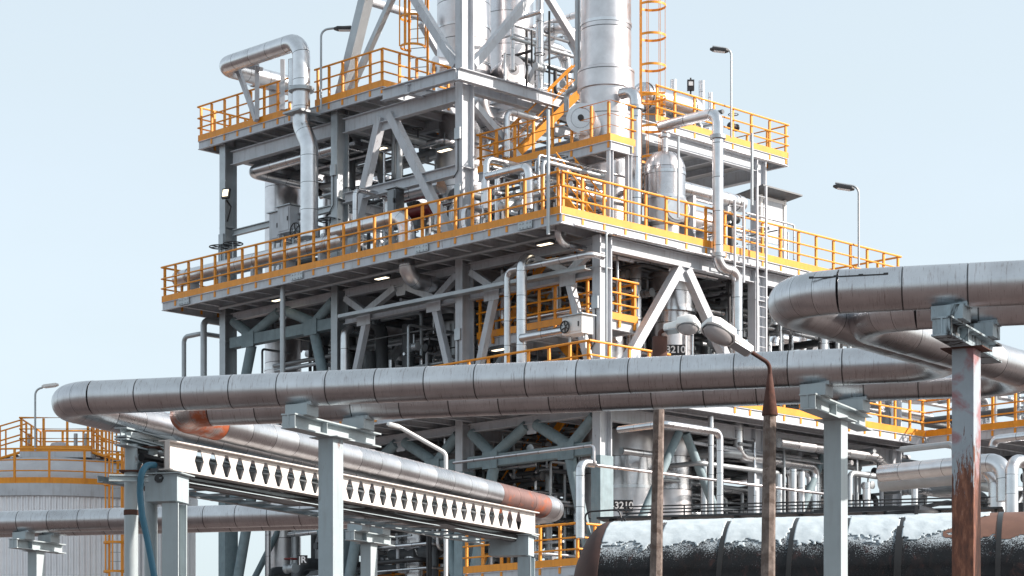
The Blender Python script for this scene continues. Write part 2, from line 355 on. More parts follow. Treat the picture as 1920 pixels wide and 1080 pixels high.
# ------------------------------------------------------------------ tower builders
POST = {}
def guardrail(label, pts, out=1, sp=.8, h=1.15, below=.2, toe=True, group='orange guardrails on the tower', mids=2, mat='yellow', base=None, closed=False):
    pts = [Vector(p) for p in pts]
    g = thing('guardrail', label, 'guardrail', base or pts[0], group)
    off = lambda d: Vector((d.y, -d.x, 0)).normalized() * out
    key = (h, below)
    if key not in POST:
        q = MB(); q.box((0, 0, (h - .02 - below) / 2), .078, .06, h - .02 + below)
        POST[key] = mesh_of(q, 'post', M[mat], Vector())
    cp = pts
    q = MB(); q.tube([p + EZ * h for p in cp], .034, n=8); part('top_rail', q, M[mat], g)
    for k in range(mids):
        q = MB(); zz = h * (k + 1) / (mids + 1) + .06 * (1 - k)
        q.tube([p + EZ * zz for p in cp], .027, n=6); part('mid_rail', q, M[mat], g)
    first = True
    for a, b in zip(pts[:-1], pts[1:]):
        d = b - a; L = d.length; d.normalize(); n = off(d); m = max(1, round(L / sp)); rz = math.atan2(d.y, d.x)
        for i in range(m + 1):
            if i == 0 and not first: continue
            t = min(max(i * L / m, .1), L - .1)
            inst('post', POST[key], g, a + d * t + n * .05, rz)
        first = False
        if toe:
            q = MB(); q.bar(a + n * .014 + EZ * .1, b + n * .014 + EZ * .1, .012, .2); part('toe_board', q, M[mat], g)
    return g
def platform(label, u0, u1, v0, v1, z, joist='u', sp=1.0, eh=.27, group='grey steel platforms of the tower', holes=()):
    g = thing('platform', label, 'platform', W(u0, v0, z), group)
    q = MB(); c = [W(u0 + .08, v0 + .08, z), W(u1 - .08, v0 + .08, z), W(u1 - .08, v1 - .08, z), W(u0 + .08, v1 - .08, z)]
    q.prism(c, (0, 0, -.045)); part('deck', q, M['deck'], g)
    zz = z - .01 - eh / 2; i = .05
    for a, b in ((W(u0 + i, v0, zz), W(u0 + i, v1, zz)), (W(u1 - i, v0, zz), W(u1 - i, v1, zz)), (W(u0 + .1, v0 + i, zz), W(u1 - .1, v0 + i, zz)), (W(u0 + .1, v1 - i, zz), W(u1 - .1, v1 - i, zz))):
        q = MB(); q.ibeam(a, b, eh, .1, .018); part('edge_beam', q, M['steel'], g)
    if joist == 'u':
        n = max(1, int((v1 - v0) / sp))
        for k in range(1, n):
            v = v0 + (v1 - v0) * k / n; q = MB(); q.ibeam(W(u0 + .11, v, z - .15), W(u1 - .11, v, z - .15), .2, .1); part('joist', q, M['steel'], g)
    else:
        n = max(1, int((u1 - u0) / sp))
        for k in range(1, n):
            u = u0 + (u1 - u0) * k / n; q = MB(); q.ibeam(W(u, v0 + .11, z - .15), W(u, v1 - .11, z - .15), .2, .1); part('joist', q, M['steel'], g)
    return g
# ------------------------------------------------------------------ the steel frame
UR = [48.2, 55.1, 62.1]; VR = [44.6, 50.2, 55.9, 61.6]
fr = thing('steel_frame', 'tall grey steel frame of columns, beams and diagonal braces carrying the process tower', 'steel frame', W(48.2, 44.6, 0))
def hcol(u, v, z0, z1, mat='steel', dep=.5, wid=.3):
    q = MB(); a, b, t, c = dep / 2, wid / 2, .045, .012
    prof = [(-a, -b), (-a + t, -b), (-a + t, -c), (a - t, -c), (a - t, -b), (a, -b), (a, b), (a - t, b), (a - t, c), (-a + t, c), (-a + t, b), (-a, b)]
    vs = [W(u + x, v + y, z0) for x, y in prof] + [W(u + x, v + y, z1) for x, y in prof]; n = len(prof)
    q.add(vs, [(i, (i + 1) % n, n + (i + 1) % n, n + i) for i in range(n)] + [tuple(range(n))[::-1], tuple(range(n, 2 * n))])
    for zz in [z for z in (ZL - .3, 14.8, ZM - .3, 18.6, ZU - .3) if z0 < z - 1 and z < z1]:
        q.box(W(u, v, zz), .5, .34, .02, EU)
    return part('column', q, M[mat], fr)
for iu, u in enumerate(UR):
    for iv, v in enumerate(VR):
        top = ZM - .3 if iv == 0 else ZU - .02
        if iu == 0 and iv == 1: top = 31
        if iu == 0:
            q = MB(); q.box(W(u, v, 4.75), .54, .36, 9.5, EU); part('column_casing', q, M['teal'], fr)
            hcol(u, v, 9.5, top, 'steel' if iv < 2 else 'galv')
        else: hcol(u, v, 0, top)
def beam(p, q_, h=.34, w=.22, mat='steel', rnd=False):
    q = MB()
    if rnd: q.bar(p, q_, w, h)
    else: q.ibeam(p, q_, h, w)
    part('beam', q, M[mat], fr)
def brace(p, q_, w=.24, mat='steel', rnd=False):
    q = MB(); p = Vector(p); q_ = Vector(q_); d = (q_ - p).normalized()
    if rnd: q.tube([p, q_], w / 2, n=10)
    else: q.ext([(-w / 2, -w / 2), (w / 2, -w / 2), (w / 2, w / 2), (-w / 2, w / 2)], p, q_)
    part('brace', q, M[mat], fr)
def gusset(p, e, s=.5):
    q = MB(); q.prism([p + e * -s * .5 + EZ * .05, p + e * s * .5 + EZ * .05, p + e * s * .3 - EZ * s * .6, p - e * s * .3 - EZ * s * .6], e.cross(EZ) * .02); part('gusset_plate', q, M['steel'], fr)
g2 = .26
for iu, u in enumerate(UR):
    for a, b in zip(VR[:-1], VR[1:]):
        for z in (ZM - .28 - .13, ZL - .28 - .13, 5.3): beam(W(u, a + g2, z), W(u, b - g2, z), .25, .22)
        if a > 45: beam(W(u, a + g2, ZU - .72), W(u, b - g2, ZU - .72), .46, .24)
        if iu == 0:
            for zb, zt, zl in ((14.72, ZM - .55, 11.5), (9.75, ZL - .55, 6.0)):
                rd = zb < 10 or a > 55
                mat = 'teal' if rd else 'steel'
                beam(W(u, a + g2, zb), W(u, b - g2, zb), .34 if rd else .2, .3 if rd else .2, mat, rd)
                n1, n2, mid = a + 1.25, b - 1.25, (a + b) / 2
                w = .34 if rd else .2
                for n_, c_ in ((n1, a), (n2, b)):
                    s = 1 if c_ == b else -1
                    q = MB(); q.box(W(u - w / 2 - .012, n_, zb), .02, .62, .5, EU); part('gusset_plate', q, M[mat], fr)
                    brace(W(u, n_ - s * .06, zb + .18), W(u, mid + s * .2, zt), w, mat, rd)
                    brace(W(u, n_ + s * .06, zb + .18), W(u, c_ - s * .3, zt), w, mat, rd)
                    brace(W(u, n_, zb - .18), W(u, c_ - s * .28, zl), w, mat, rd)
                gusset(W(u, mid, zt + .1), EV, .6)
        else:
            mid = (a + b) / 2
            for zt, zl in ((ZM - .7, 11.5), (ZL - .7, 5.6)):
                for c_ in (a, b): brace(W(u, mid, zt), W(u, c_, zl), .22)
for iv, v in enumerate(VR):
    for a, b in zip(UR[:-1], UR[1:]):
        for z in (ZM - .28 - .2, ZL - .28 - .2, 5.3): beam(W(a + g2, v, z), W(b - g2, v, z), .4, .24)
        if iv: beam(W(a + g2, v, ZU - .5), W(b - g2, v, ZU - .5), .42, .24)
        mid = (a + b) / 2
        for zt, zl in ((ZM - .72, 11.3), (ZL - .72, 5.6)):
            if zt > 14 and a > 50 and iv == 0: continue
            for s, c_ in ((-1, a), (1, b)): brace(W(mid + s * .15, v, zt), W(c_ - s * .25, v, zl), .26 if iv == 0 else .22, 'steel' if zt > 12 else 'teal', zt < 12)
        gusset(W(mid, v, ZM - .66), EU, .7)
# upper level, left face
beam(W(48.2, 50.46, 18.6), W(48.2, 55.64, 18.6), .32, .24); beam(W(48.2, 56.2, 18.4), W(48.2, 61.3, 18.4), .2, .16, 'galv')
brace(W(48.2, 53.95, ZU - .75), W(48.2, 55.65, 16.2), .26); brace(W(48.2, 53.5, ZU - .75), W(48.2, 50.5, 16.2), .26); gusset(W(48.2, 53.7, ZU - .7), EV, .8)
brace(W(55.1, 53.7, ZU - .75), W(55.1, 55.65, 16.2), .24); brace(W(55.1, 53.3, ZU - .75), W(55.1, 50.5, 16.2), .24)
brace(W(48.5, 55.9, 16.3), W(54.9, 55.9, 20.6), .2); brace(W(54.9, 50.2, 16.3), W(48.6, 50.2, 20.6), .2)
beam(W(48.45, 55.9, 18.5), W(54.85, 55.9, 18.5), .3, .2); beam(W(55.1, 50.46, 18.6), W(55.1, 55.64, 18.6), .3, .2)
# open floor beams at the upper corner
for v, h in ((49.75, .36), (52.0, .3)): beam(W(47.5, v, ZU - .4), W(56.6, v, ZU - .4), h, .2)
beam(W(47.6, 49.95, ZU - .36), W(47.6, 53.2, ZU - .34), .36, .2)
beam(W(51.4, 49.95, ZU - .22), W(51.4, 62, ZU - .22), .34, .2); beam(W(49.9, 50.0, ZU - .22), W(49.9, 53.2, ZU - .22), .26, .16)
# derrick legs above
q = MB(); q.bar(W(48.2, 55.9, ZU), W(48.2, 50.9, 34.0), .34, .34); part('inclined_leg', q, M['galv'], fr)
brace(W(48.2, 50.55, ZU + .15), W(48.2, 52.9, 24.85), .24); brace(W(48.2, 55.6, ZU + .1), W(48.2, 53.1, 24.85), .17, 'galv')
brace(W(48.55, 50.2, ZU + .15), W(51.35, 50.2, 24.75), .24); brace(W(54.9, 50.2, ZU + .1), W(51.55, 50.2, 24.75), .2)
beam(W(48.2, 50.5, 25.0), W(48.2, 54.3, 25.0), .26, .2); beam(W(48.5, 50.2, 25.0), W(54.6, 50.2, 25.0), .26, .2)
q = MB(); q.bar(W(55.1, 50.2, ZU), W(53.4, 50.9, 34), .3, .3); part('inclined_leg', q, M['steel'], fr)
q = MB(); q.bar(W(55.1, 55.9, ZU), W(53.4, 54.2, 34), .3, .3); part('inclined_leg', q, M['steel'], fr)
brace(W(55.1, 55.6, ZU + .1), W(55.1, 53, 25), .2); brace(W(55.1, 50.6, ZU + .1), W(55.1, 52.8, 25), .2)
brace(W(54.8, 55.9, ZU + .1), W(51.7, 55.9, 25), .2)
q = MB(); p0 = onu(690, 2, 48.4); q.tube([p0, along(p0, EU, 800)], .13, n=10); part('strut', q, M['steel'], fr)
# ------------------------------------------------------------------ platforms
platform('upper platform at the left, ending in free air above the tall slanted pipe', 47.7, 52.4, 53.3, 62.6, ZU, 'u', 1.0)
platform('upper platform at the right, behind the caged ladder', 56.6, 63.5, 50.0, 56.5, ZU, 'v', 1.0)
platform('long middle platform wrapping the corner of the tower under the longest guardrail', 46.2, 62.1, 44.3, 62.6, ZM, 'u', .9)
pm = bpy.data.objects['platform.002']
for x in (345, 557, 791, 985):
    c = onu(x, 500, 46.2); c.z = ZM - .14; q = MB(); q.box(c - EU * .012, .55, .024, .2, EV)
    for a in (-.2, -.08, .08, .2):
        for b_ in (-.06, .06): q.box(c - EU * .03 + EV * a + EZ * b_, .035, .03, .035, EV)
    part('splice_plate', q, M['galv'], pm)
platform('small raised landing on two posts beside the tall column', 49.4, 50.4, 45.4, 50.9, ZP, 'u', .9)
platform('recessed landing between middle and lower platforms with an inner guardrail', 48.55, 50.0, 44.9, 50.0, ZN, 'u', .9)
platform('lower platform of the tower, largely hidden behind the double pipes', 46.2, 62.0, 43.2, 61, ZL, 'u', .9)
platform('side platform running towards the viewer at the lower right', 61.9, 66, 36.5, 43.1, ZL, 'u', .9)
platform('lowest small platform beside the black tank', 46.5, 50, 43.9, 48.5, 6.3, 'u', .9)
mb = MB(); mb.ibeam(W(49.5, 45.5, ZM), W(49.5, 45.5, ZP - .28), .16, .14, up=EU); solo('landing_post', mb, M['steel'], 'near steel post holding up the corner of the raised landing', 'post')
mb = MB(); mb.ibeam(W(50.3, 45.5, ZM), W(50.3, 45.5, ZP - .28), .16, .14, up=EU); solo('landing_post', mb, M['steel'], 'second steel post of the raised landing, beside the vertical silver pipe', 'post')
# ------------------------------------------------------------------ guardrails
def P3(*a): return [W(*t) for t in a]
guardrail('orange guardrail at the far left end of the upper platform', P3((51, 62.6, ZU), (47.7, 62.6, ZU), (47.7, 57.75, ZU)), -1, .72)
guardrail('orange guardrail between the tall slanted pipe and the inner corner of the upper platform', P3((47.7, 56.55, ZU), (47.7, 53.3, ZU), (50.6, 53.3, ZU)), -1, .72)
guardrail('orange guardrail along the back edge of the upper left platform', P3((52.3, 62.5, ZU), (52.3, 53.4, ZU)), 1, 1.1, toe=False)
guardrail('longest orange guardrail, along the left face of the middle platform', P3((48.6, 62.6, ZM), (46.2, 62.6, ZM), (46.2, 44.34, ZM)), -1, .70)
guardrail('orange guardrail along the right face of the middle platform, ending against the sky', P3((46.24, 44.3, ZM), (62.1, 44.3, ZM), (62.1, 50.5, ZM)), -1, .86)
guardrail('orange guardrail round the small raised landing', P3((51, 50.9, ZP), (49.4, 50.9, ZP), (49.4, 45.4, ZP), (50.5, 45.4, ZP)), -1, .78)
guardrail('orange guardrail of the upper right platform above the caged ladder foot', P3((56.6, 50.0, ZU), (63.5, 50, ZU), (63.5, 56.3, ZU), (58.5, 56.3, ZU)), -1, .95)
guardrail('orange guardrail of the recessed landing under the middle platform', P3((48.5, 50.0, ZN), (48.5, 44.85, ZN), (50.0, 44.85, ZN)), -1, .66)
guardrail('inner orange guardrail along the back of the recessed landing', P3((50.0, 50.0, ZN), (50.0, 45.0, ZN)), -1, .7)
guardrail('orange guardrail on the lower platform behind the recessed landing posts', P3((50.6, 50, ZL), (50.6, 45.2, ZL)), -1, .8)
guardrail('orange guardrail on the middle platform behind the pipe loops, left of the landing stairs', P3((49.6, 50.0, ZM), (49.6, 46.9, ZM)), -1, .8)
guardrail('orange guardrail of the lower platform showing just above the double pipes', P3((46.2, 56, ZL), (46.2, 43.2, ZL), (49.5, 43.2, ZL)), -1, .8)
guardrail('orange guardrail of the lower right platform turning an inner corner', P3((52.3, 43.2, ZL), (61.9, 43.2, ZL), (61.9, 36.6, ZL)), -1, .82)
guardrail('orange guardrail on the lowest platform beside the black tank', P3((46.5, 48.5, 6.3), (46.5, 43.9, 6.3), (50, 43.9, 6.3)), -1, .75)
guardrail('low orange guardrail near the bottom edge behind the rusty streaked column', P3((49.5, 57.0, 6.0), (49.5, 49.6, 6.0)), -1, 1.0, toe=False)
guardrail('inner orange guardrail on the middle platform beside the silver column', P3((52.6, 46.2, ZM), (52.6, 48.6, ZM)), -1, .6, toe=False)
guardrail('short orange guardrail behind the skirted vessel on the upper level', P3((54.2, 53.3, ZU), (57.5, 50.4, ZU)), -1, .8, toe=False)
# ------------------------------------------------------------------ stairs
def stairs(label, p, q_, w, side):
    p = Vector(p); q_ = Vector(q_); g = thing('stairs', label, 'stairs', p, 'orange stairs of the tower'); s = Vector(side)
    for k in (0, 1):
        m = MB(); m.bar(p + s * (k * w), q_ + s * (k * w), .05, .24); part('stringer', m, M['yellow'], g)
        m = MB(); m.tube([p + s * (k * w) + EZ * 1.0, q_ + s * (k * w) + EZ * 1.0], .025, n=8); m.tube([p + s * (k * w) + EZ * .55, q_ + s * (k * w) + EZ * .55], .018, n=6)
        for t in (.06, .35, .65, .94):
            c = p.lerp(q_, t) + s * (k * w); m.box(c + EZ * .5, .05, .05, 1.0)
        part('handrail', m, M['yellow'], g)
    n = max(3, int((q_ - p).z / .21)); d = Vector((q_.x - p.x, q_.y - p.y, 0)).normalized()
    for i in range(n):
        m = MB(); m.box(p.lerp(q_, (i + .5) / n) + s * (w / 2), .24, w - .06, .04, d); part('tread', m, M['galv'], g)
    return g
stairs('orange stairs climbing from the raised landing to the upper floor', W(49.9, 50.5, ZP), W(52.4, 49.35, ZU), .8, EU * .42 + EV * .91)
stairs('orange stairs rising from the recessed landing under the middle platform', W(49.0, 49.6, ZN), W(49.0, 47.3, ZM - .1), .75, EU)
stairs('orange stairs from the lower platform up to the recessed landing', W(50.2, 45.9, ZL), W(50.2, 48.3, ZN), .8, EU * .7 + EV * .7)
stairs('lowest orange stairs seen below the double pipes, under the teal beam', W(50.5, 51.6, 7.9), W(50.2, 47.9, ZL), .8, EU)
stairs('orange stairs behind the corner of the middle platform guardrail', W(48.5, 45.4, ZM), W(48.5, 46.7, 17.5), .75, EU)
# ------------------------------------------------------------------ vessels
def vessel(label, u, v, prof, bands=(), name='process_vessel', cat='vessel', mat='cladwarm', sp=1.3, group=None, base=0, n=40):
    g = thing(name, label, cat, W(u, v, base), group)
    m = MB(); m.lathe([(r, z) for r, z in prof], W(u, v, 0), n=n, sp=sp); part('shell', m, M[mat], g)
    for z, r in bands:
        m = MB(); m.lathe([(r - .03, z - .05), (r, z - .045), (r, z + .045), (r - .03, z + .05)], W(u, v, 0), n=n); part('band', m, M['cladpipe'], g)
    return g
def nozzle(g, p, d, r, L, name='manway', mat='cladpipe'):
    p = Vector(p); d = Vector(d).normalized(); m = MB(); m.tube([p, p + d * L], r, n=20); m.lathe([(r * .9, 0), (r * 1.18, .01), (r * 1.18, .07), (r * .9, .08)], p + d * (L - .12), d, n=20); part(name, m, M[mat], g)
A = vessel('tall slim silver column rising past the caged ladder out of the top of the view', 51.5, 47.5, [(.74, 0), (.74, 18.0), (.80, 18.02), (.80, 21.0), (.86, 21.02), (.86, 21.6), (.76, 21.65), (.76, 34)], [(18.9, .82), (23.0, .78), (24.3, .78), (26, .78)], 'distillation_column', 'column', sp=1.35)
B = vessel('stubby silver vessel with a domed top on the middle platform, behind its guardrail', 52.7, 46.2, [(.50, ZM), (.50, 16.9), (.62, 17.0), (.62, 18.55), (.60, 18.75), (.5, 18.98), (.32, 19.13), (.1, 19.2), (.1, 19.6), (.17, 19.62), (.17, 19.7)], [(17.75, .645), (18.5, .64)], 'domed_vessel', 'vessel', sp=.9, base=ZM)
nozzle(B, W(52.55, 45.7, 17.3), -EV * .9 - EU * .5, .34, .35, 'manway')
for s in (-1, 1):
    m = MB(); c = W(52.7, 46.2, 16.75) + Vector((s * .58, -.28, 0)); m.prism([c + Vector((-.2, 0, .3)), c + Vector((.05, 0, .3)), c + Vector((.28 * 1 if s > 0 else .2, 0, -.1)), c + Vector((.28 if s > 0 else .2, 0, -.3)), c + Vector((-.3, 0, -.3))], (0, .35, 0)); part('insulation_box', m, M['cladpipe'], B)
for k in range(14):
    a = 2 * math.pi * k / 14; m = MB() if k == 0 else m
    m.tube([W(52.7, 46.2, 0) + Vector((math.cos(a) * r, math.sin(a) * r, z)) for r, z in ((.625, 18.55), (.61, 18.75), (.51, 18.985), (.33, 19.135))], .008, n=4)
part('dome_seam', m, M['cladpipe'], B)
B2 = vessel('thick silver vessel under the middle platform carrying the number sign', 53.0, 46.2, [(.62, 0), (.62, 14.4), (.72, 14.45), (.72, ZM - .5), (.6, ZM - .42)], [(14.4, .75), (15.4, .735), (12.4, .635)], 'process_vessel', 'vessel', sp=1.0)
vessel('wide silver vessel standing behind the corner column of the upper level', 51.9, 54.1, [(.88, 0), (.88, 20.5), (.8, 20.6), (.8, 21.7), (.86, 21.75), (.86, 34)], [(18.4, .9), (23.2, .88), (24.4, .88)], sp=1.2)
D = vessel('widest silver vessel with a flared skirt on the upper level', 55.0, 55.2, [(.55, ZU), (.6, 22.0), (.95, 22.3), (1.0, 22.35), (1.0, 23.55), (.98, 23.6), (.86, 23.62), (.86, 34)], [(23.57, 1.02), (22.4, 1.02)], 'skirted_vessel', 'vessel', sp=1.1, base=ZU)
nozzle(D, W(54.3, 55.0, 22.3), -EU - EV * .4, .36, .6)
vessel('silver column behind the left end of the tower, below the upper platform', 50.8, 61.9, [(.62, 0), (.62, 20.9), (.3, 21.2)], [(17.2, .64), (14.2, .64)], sp=1.2)
vessel('second silver column at the left, just right of the leftmost one', 52.2, 60.6, [(.55, 0), (.55, 20.8), (.3, 21.1)], [(17.6, .57), (13.2, .57)], sp=1.2)
vessel('slim silver vessel between the wide vessel and the tall column, upper level', 57.4, 54.2, [(.42, ZU), (.42, 23.2), (.3, 23.4), (.16, 23.5)], [(22.4, .44)], sp=.8, base=ZU)
vessel('pale vessel behind the recessed landing, below the middle platform', 53.8, 49.6, [(.8, 0), (.8, 15.2)], [(13.2, .82)], sp=1.2)
vessel('dull silver vessel seen between the left columns below the middle platform', 52.2, 57.2, [(.85, 0), (.85, 15.3)], [(14.2, .87), (13.0, .87)], sp=1.2)
vessel('tall lower vessel with the second number sign, beside the thick teal column', 51.6, 46.6, [(.80, 0), (.80, 10.7)], [(7.3, .82), (9.0, .82)], sp=.9)
def hvessel(label, p, q_, r, n=28, mat='cladpipe', name='heat_exchanger', cat='heat exchanger', saddles=2, foot=None, sp=.9, heads=True, group=None):
    p = Vector(p); q_ = Vector(q_); d = (q_ - p); L = d.length; d.normalize()
    g = thing(name, label, cat, (p.x, p.y, (foot if foot is not None else p.z - r)), group)
    pr = [(.02, -r * .45), (r * .5, -r * .4), (r * .82, -r * .22), (r, 0)] if heads else [(r, 0)]
    pr = pr + [(a, L - b) for a, b in pr[::-1]]
    m = MB(); m.lathe(pr, p, d, n=n, sp=sp, side=EZ); part('shell', m, M[mat], g)
    for k in range(saddles):
        c = p + d * (L * (k + .5) / saddles); f = foot if foot is not None else c.z - r * 1.5
        m = MB(); m.box(Vector((c.x, c.y, (f + c.z - r * .6) / 2)), .12, r * 1.5, max(.05, c.z - r * .6 - f), d); part('saddle', m, M['steel'], g)
    for t in (.08, .92):
        m = MB(); m.lathe([(r, -.04), (r * 1.08, -.038), (r * 1.08, .038), (r, .04)], p + d * (L * t), d, n=n); part('flange', m, M['cladpipe'], g)
    return g
p0 = onu(334, 524, 47.0)
hvessel('long horizontal silver drum lying behind the longest guardrail', p0, along(p0, EV, 640), .27, foot=ZM, saddles=5, name='horizontal_drum', cat='drum')
p0 = W(53.5, 46.6, 18.35); hvessel('upper of two horizontal silver exchangers right of the domed vessel', p0, p0 + EU * 3.3, .25, foot=ZM, saddles=2)
p0 = W(53.5, 46.9, 17.55); hvessel('lower, fatter horizontal silver exchanger right of the domed vessel', p0, p0 + EU * 2.2, .36, foot=ZM, saddles=2, mat='cladwarm')
p0 = W(57.2, 51.2, 22.75); hvessel('horizontal silver vessel behind the guardrail of the upper right platform', p0, p0 + EU * 2.6, .45, foot=ZU)
p0 = onu(470, 142, 49.2); hvessel('horizontal vented silver duct under the bend of the top left pipe', p0, along(p0, EU, 560), .33, foot=ZU, saddles=1, heads=False, name='vent_duct', cat='duct')
# manways and round end covers hanging out at level ends
def cover(label, p, d, r, L, base):
    g = thing('vessel_end', label, 'vessel end', base); p = Vector(p); d = Vector(d).normalized()
    m = MB(); m.lathe([(r, -L), (r, 0), (r * 1.02, .01), (r * 1.02, .06), (.02, .07)], p, d, n=30, sp=.6); part('shell', m, M['cladwarm'], g)
    m = MB(); m.lathe([(.01, .07), (.09, .071), (.09, .12), (.01, .13)], p, d, n=16); part('nozzle', m, M['dark'], g)
    m = MB(); m.box(p - d * (L * .5) - EZ * (r + .1), .3, .3, max(.1, p.z - r - base.z + .1)); part('saddle', m, M['steel'], g)
p0 = onu(818, 130, 50.4); cover('round white vessel end with a dark hole, left of the upper corner column', p0, -EU + EV * .35, .40, .9, Vector((p0.x, p0.y, ZU)))
p0 = W(50.75, 46.75, 20.05); cover('round white vessel end with a dark hole behind the raised landing guardrail', onv(1090, 222, 46.6), -EU * .9 - EV * .6, .43, 1.0, W(51.3, 47.2, ZP))
p0 = onv(1010, 120, 52.5); cover('round white vessel end below the skirted vessel on the upper level', onv(962, 130, 52.6), -EV - EU * .4, .42, .9, W(52.5, 53.2, ZU))
# ------------------------------------------------------------------ ladder with cage
def caged_ladder(label, u, v, z0, z1, zc0, fx, fy, r=.36, w=.45, mat='yellow'):
    g = thing('caged_ladder', label, 'ladder', W(u, v, z0)); fx = Vector(fx).normalized(); fy = Vector(fy).normalized(); c = W(u, v, 0)
    for s in (-1, 1):
        m = MB(); a = c + fx * (s * w / 2); m.box(Vector((a.x, a.y, (z0 + z1) / 2)), .07, .05, z1 - z0, fx); part('stringer', m, M[mat], g)
    n = int((z1 - z0) / .3); q = MB(); q.tube([-fx * (w / 2), fx * (w / 2)], .014, n=6); me = mesh_of(q, 'rung', M['galv'], Vector())
    for i in range(min(n, 99)): inst('rung', me, g, c + EZ * (z0 + .3 * (i + .5)))
    nh = max(2, int((z1 - zc0) / .9)); ctr = c + fy * (r * .8)
    q = MB(); q.ring((0, 0, 0), r, .012, n=20, m=4, a0=-2.4, a1=2.4, side=fy, flat=.05); me = mesh_of(q, 'hoop', M[mat], Vector())
    for i in range(nh + 1): inst('hoop', me, g, ctr + EZ * (zc0 + (z1 - zc0) * i / nh))
    for k in range(5):
        a = -1.9 + k * .95; e = ctr + (fy * math.cos(a) + fx * math.sin(a)) * (r - .02)
        m = MB(); m.box(Vector((e.x, e.y, (zc0 + z1) / 2)), .04, .014, z1 - zc0, fx); part('strap', m, M[mat], g)
    return g
CL = caged_ladder('orange caged ladder on the right side of the tall slim column', 52.42, 46.92, ZM, 32, 19.05, (0, 1, 0), (1, 0, 0), .42)
for zz in (20.9, 24.6, 27):
    q = MB(); q.bar(W(52.42, 46.92, zz) + Vector((-.02, -.12, 0)), W(51.5, 47.5, zz) + Vector((.5, -.12, 0)), .06, .12); part('bracket', q, M['yellow'], CL)
caged_ladder('orange caged ladder climbing the derrick at the upper left', 48.9, 53.0, ZU, 32, 22.9, EU * .5 - EV * .9, -EU - EV * .2, .38, .6)
# ------------------------------------------------------------------ pipes
def pipe(label, pth, r, bend=None, name='insulated_pipe', cat='pipe', mat='cladpipe', group='silver pipes of the tower', n=14, sp=.85, flange=()):
    pts = pth.p if isinstance(pth, Path) else [Vector(p) for p in pth]
    base = min(pts, key=lambda p: p.z)
    m = MB(); m.tube(pts, r, n=n, bend=bend if bend else r * 2.6, seg=7, sp=sp)
    if not flange: return solo(name, m, M[mat], label, cat, group, base=base)
    g = thing(name, label, cat, base, group); part('jacket', m, M[mat], g)
    for i, t in flange:
        a, b = pts[i], pts[i + 1]; d = (b - a).normalized(); c = a.lerp(b, t)
        m = MB(); m.lathe([(r, -.06), (r * 1.45, -.055), (r * 1.45, .055), (r, .06)], c, d, n=18); part('flange', m, M['galv'], g)
    return g
# left upper pipes
P = Path(onu(580, 446, 47.1)).z(272)
P.p.append(onu(565, 236, 47.1)); P.z(75).v(414).u(548)
pipe('thick silver pipe that climbs past the upper platform and bends over to the left', P, .28, .55, n=24, flange=((2, .42),))
P = Path(onu(640, 275, 48.6)).v(468); P.u(640)
pipe('silver pipe looping out in a hairpin below the upper left platform', P, .19, .4, n=18)
m = MB(); c = onu(566, 213, 47.1); m.box(c, .9, .8, .06, EU); m.box(c + EU * .7 - EZ * .06, 1.2, .1, .12, EU); solo('pipe_bracket', m, M['galv'], 'flat steel bracket gripping the thick pipe at the upper platform edge', 'bracket')
g = thing('pipe_support', 'slanting grey strut frame under the bent-over top left pipe', 'pipe support', onu(480, 224, 47.6))
for a, b in (((442, 119), (481, 226)), ((482, 112), (482, 224)), ((442, 119), (490, 130)), ((530, 112), (530, 206))):
    m = MB(); m.bar(onu(*a, 47.6), onu(*b, 47.6), .14, .14); part('strut', m, M['steel'], g)
P = Path(onu(549, 112, 47.35)).z(192); pipe('short upright silver pipe hugging the left side of the thick slanted pipe', P, .15, n=14)
P = Path(onu(630, 436, 47.0)).v(762).z(524).u(812); pipe('fat silver pipe that dives through the middle platform and hooks right', P, .25, .5, n=20, sp=.5)
P = Path(onu(345, 730, 48.0)).z(632).v(378).u(455); pipe('thin teal pipe standing furthest left below the middle platform', P, .08, .2, mat='galv', n=10)
P = Path(onu(382, 726, 47.8)).z(600).u(424).z(660); pipe('hooked pale pipe beside the furthest left one, below the middle platform', P, .11, .2, mat='galv', n=12)
P = Path(onu(530, 730, 46.6)).z(530); pipe('plain upright pole hanging from the middle platform at the left', P, .085, mat='galv', n=12)
P = Path(onu(646, 706, 48.0)).z(616).u(680); pipe('short hooked pipe beside the third column below the middle platform', P, .13, .25, n=12)
# pipes near the right corner
P = Path(onv(1166, 176, 46.6)); P.v(1192); P.z(720); pipe('upright silver pipe with an elbow at the top, beside the tall column', P, .17, .35, n=18, sp=1.2, flange=((1, .06),))
P = Path(W(52.62, 46.3, 19.95)).v(1346).z(502).u(1382).z(700); pipe('silver pipe from the domed vessel that bends over and drops in two steps', P, .165, .34, n=18, sp=1.0, flange=((1, .16), (1, .92)))
P = Path(onu(912, 392, 47.3)).z(297).u(978); P.d(z=-.5); pipe('slim silver pipe loop standing behind the longest guardrail, left of the landing', P, .10, .22, n=12, sp=.5)
P = Path(onu(914, 331, 47.2)).v(992).z(392); pipe('silver pipe bridging right and dropping behind the longest guardrail', P, .125, .25, n=14, sp=.5)
P = Path(onv(1046, 414, 45.2)).z(456).u(1342); pipe('long thin silver pipe running under the right face of the middle platform', P, .105, .35, n=12)
P = Path(onu(978, 740, 47.0)).z(482).u(996); pipe('upright silver pipe in front of the recessed landing', P, .15, .3, n=16, sp=.7)
P = Path(onu(951, 740, 47.2)).z(508).v(1106).u(1130); pipe('slimmer upright pipe left of it that turns right under the middle platform', P, .095, .22, n=12, sp=.7)
P = Path(onu(978, 634, 46.9)).v(1072); pipe('stub of silver pipe ending in a boxed valve below the recessed landing', P, .12, n=14)
P = Path(onu(666, 424, 47.3)).z(355).u(726).z(400); pipe('thin silver pipe hoop behind the middle of the longest guardrail', P, .085, .2, n=12, sp=.5)
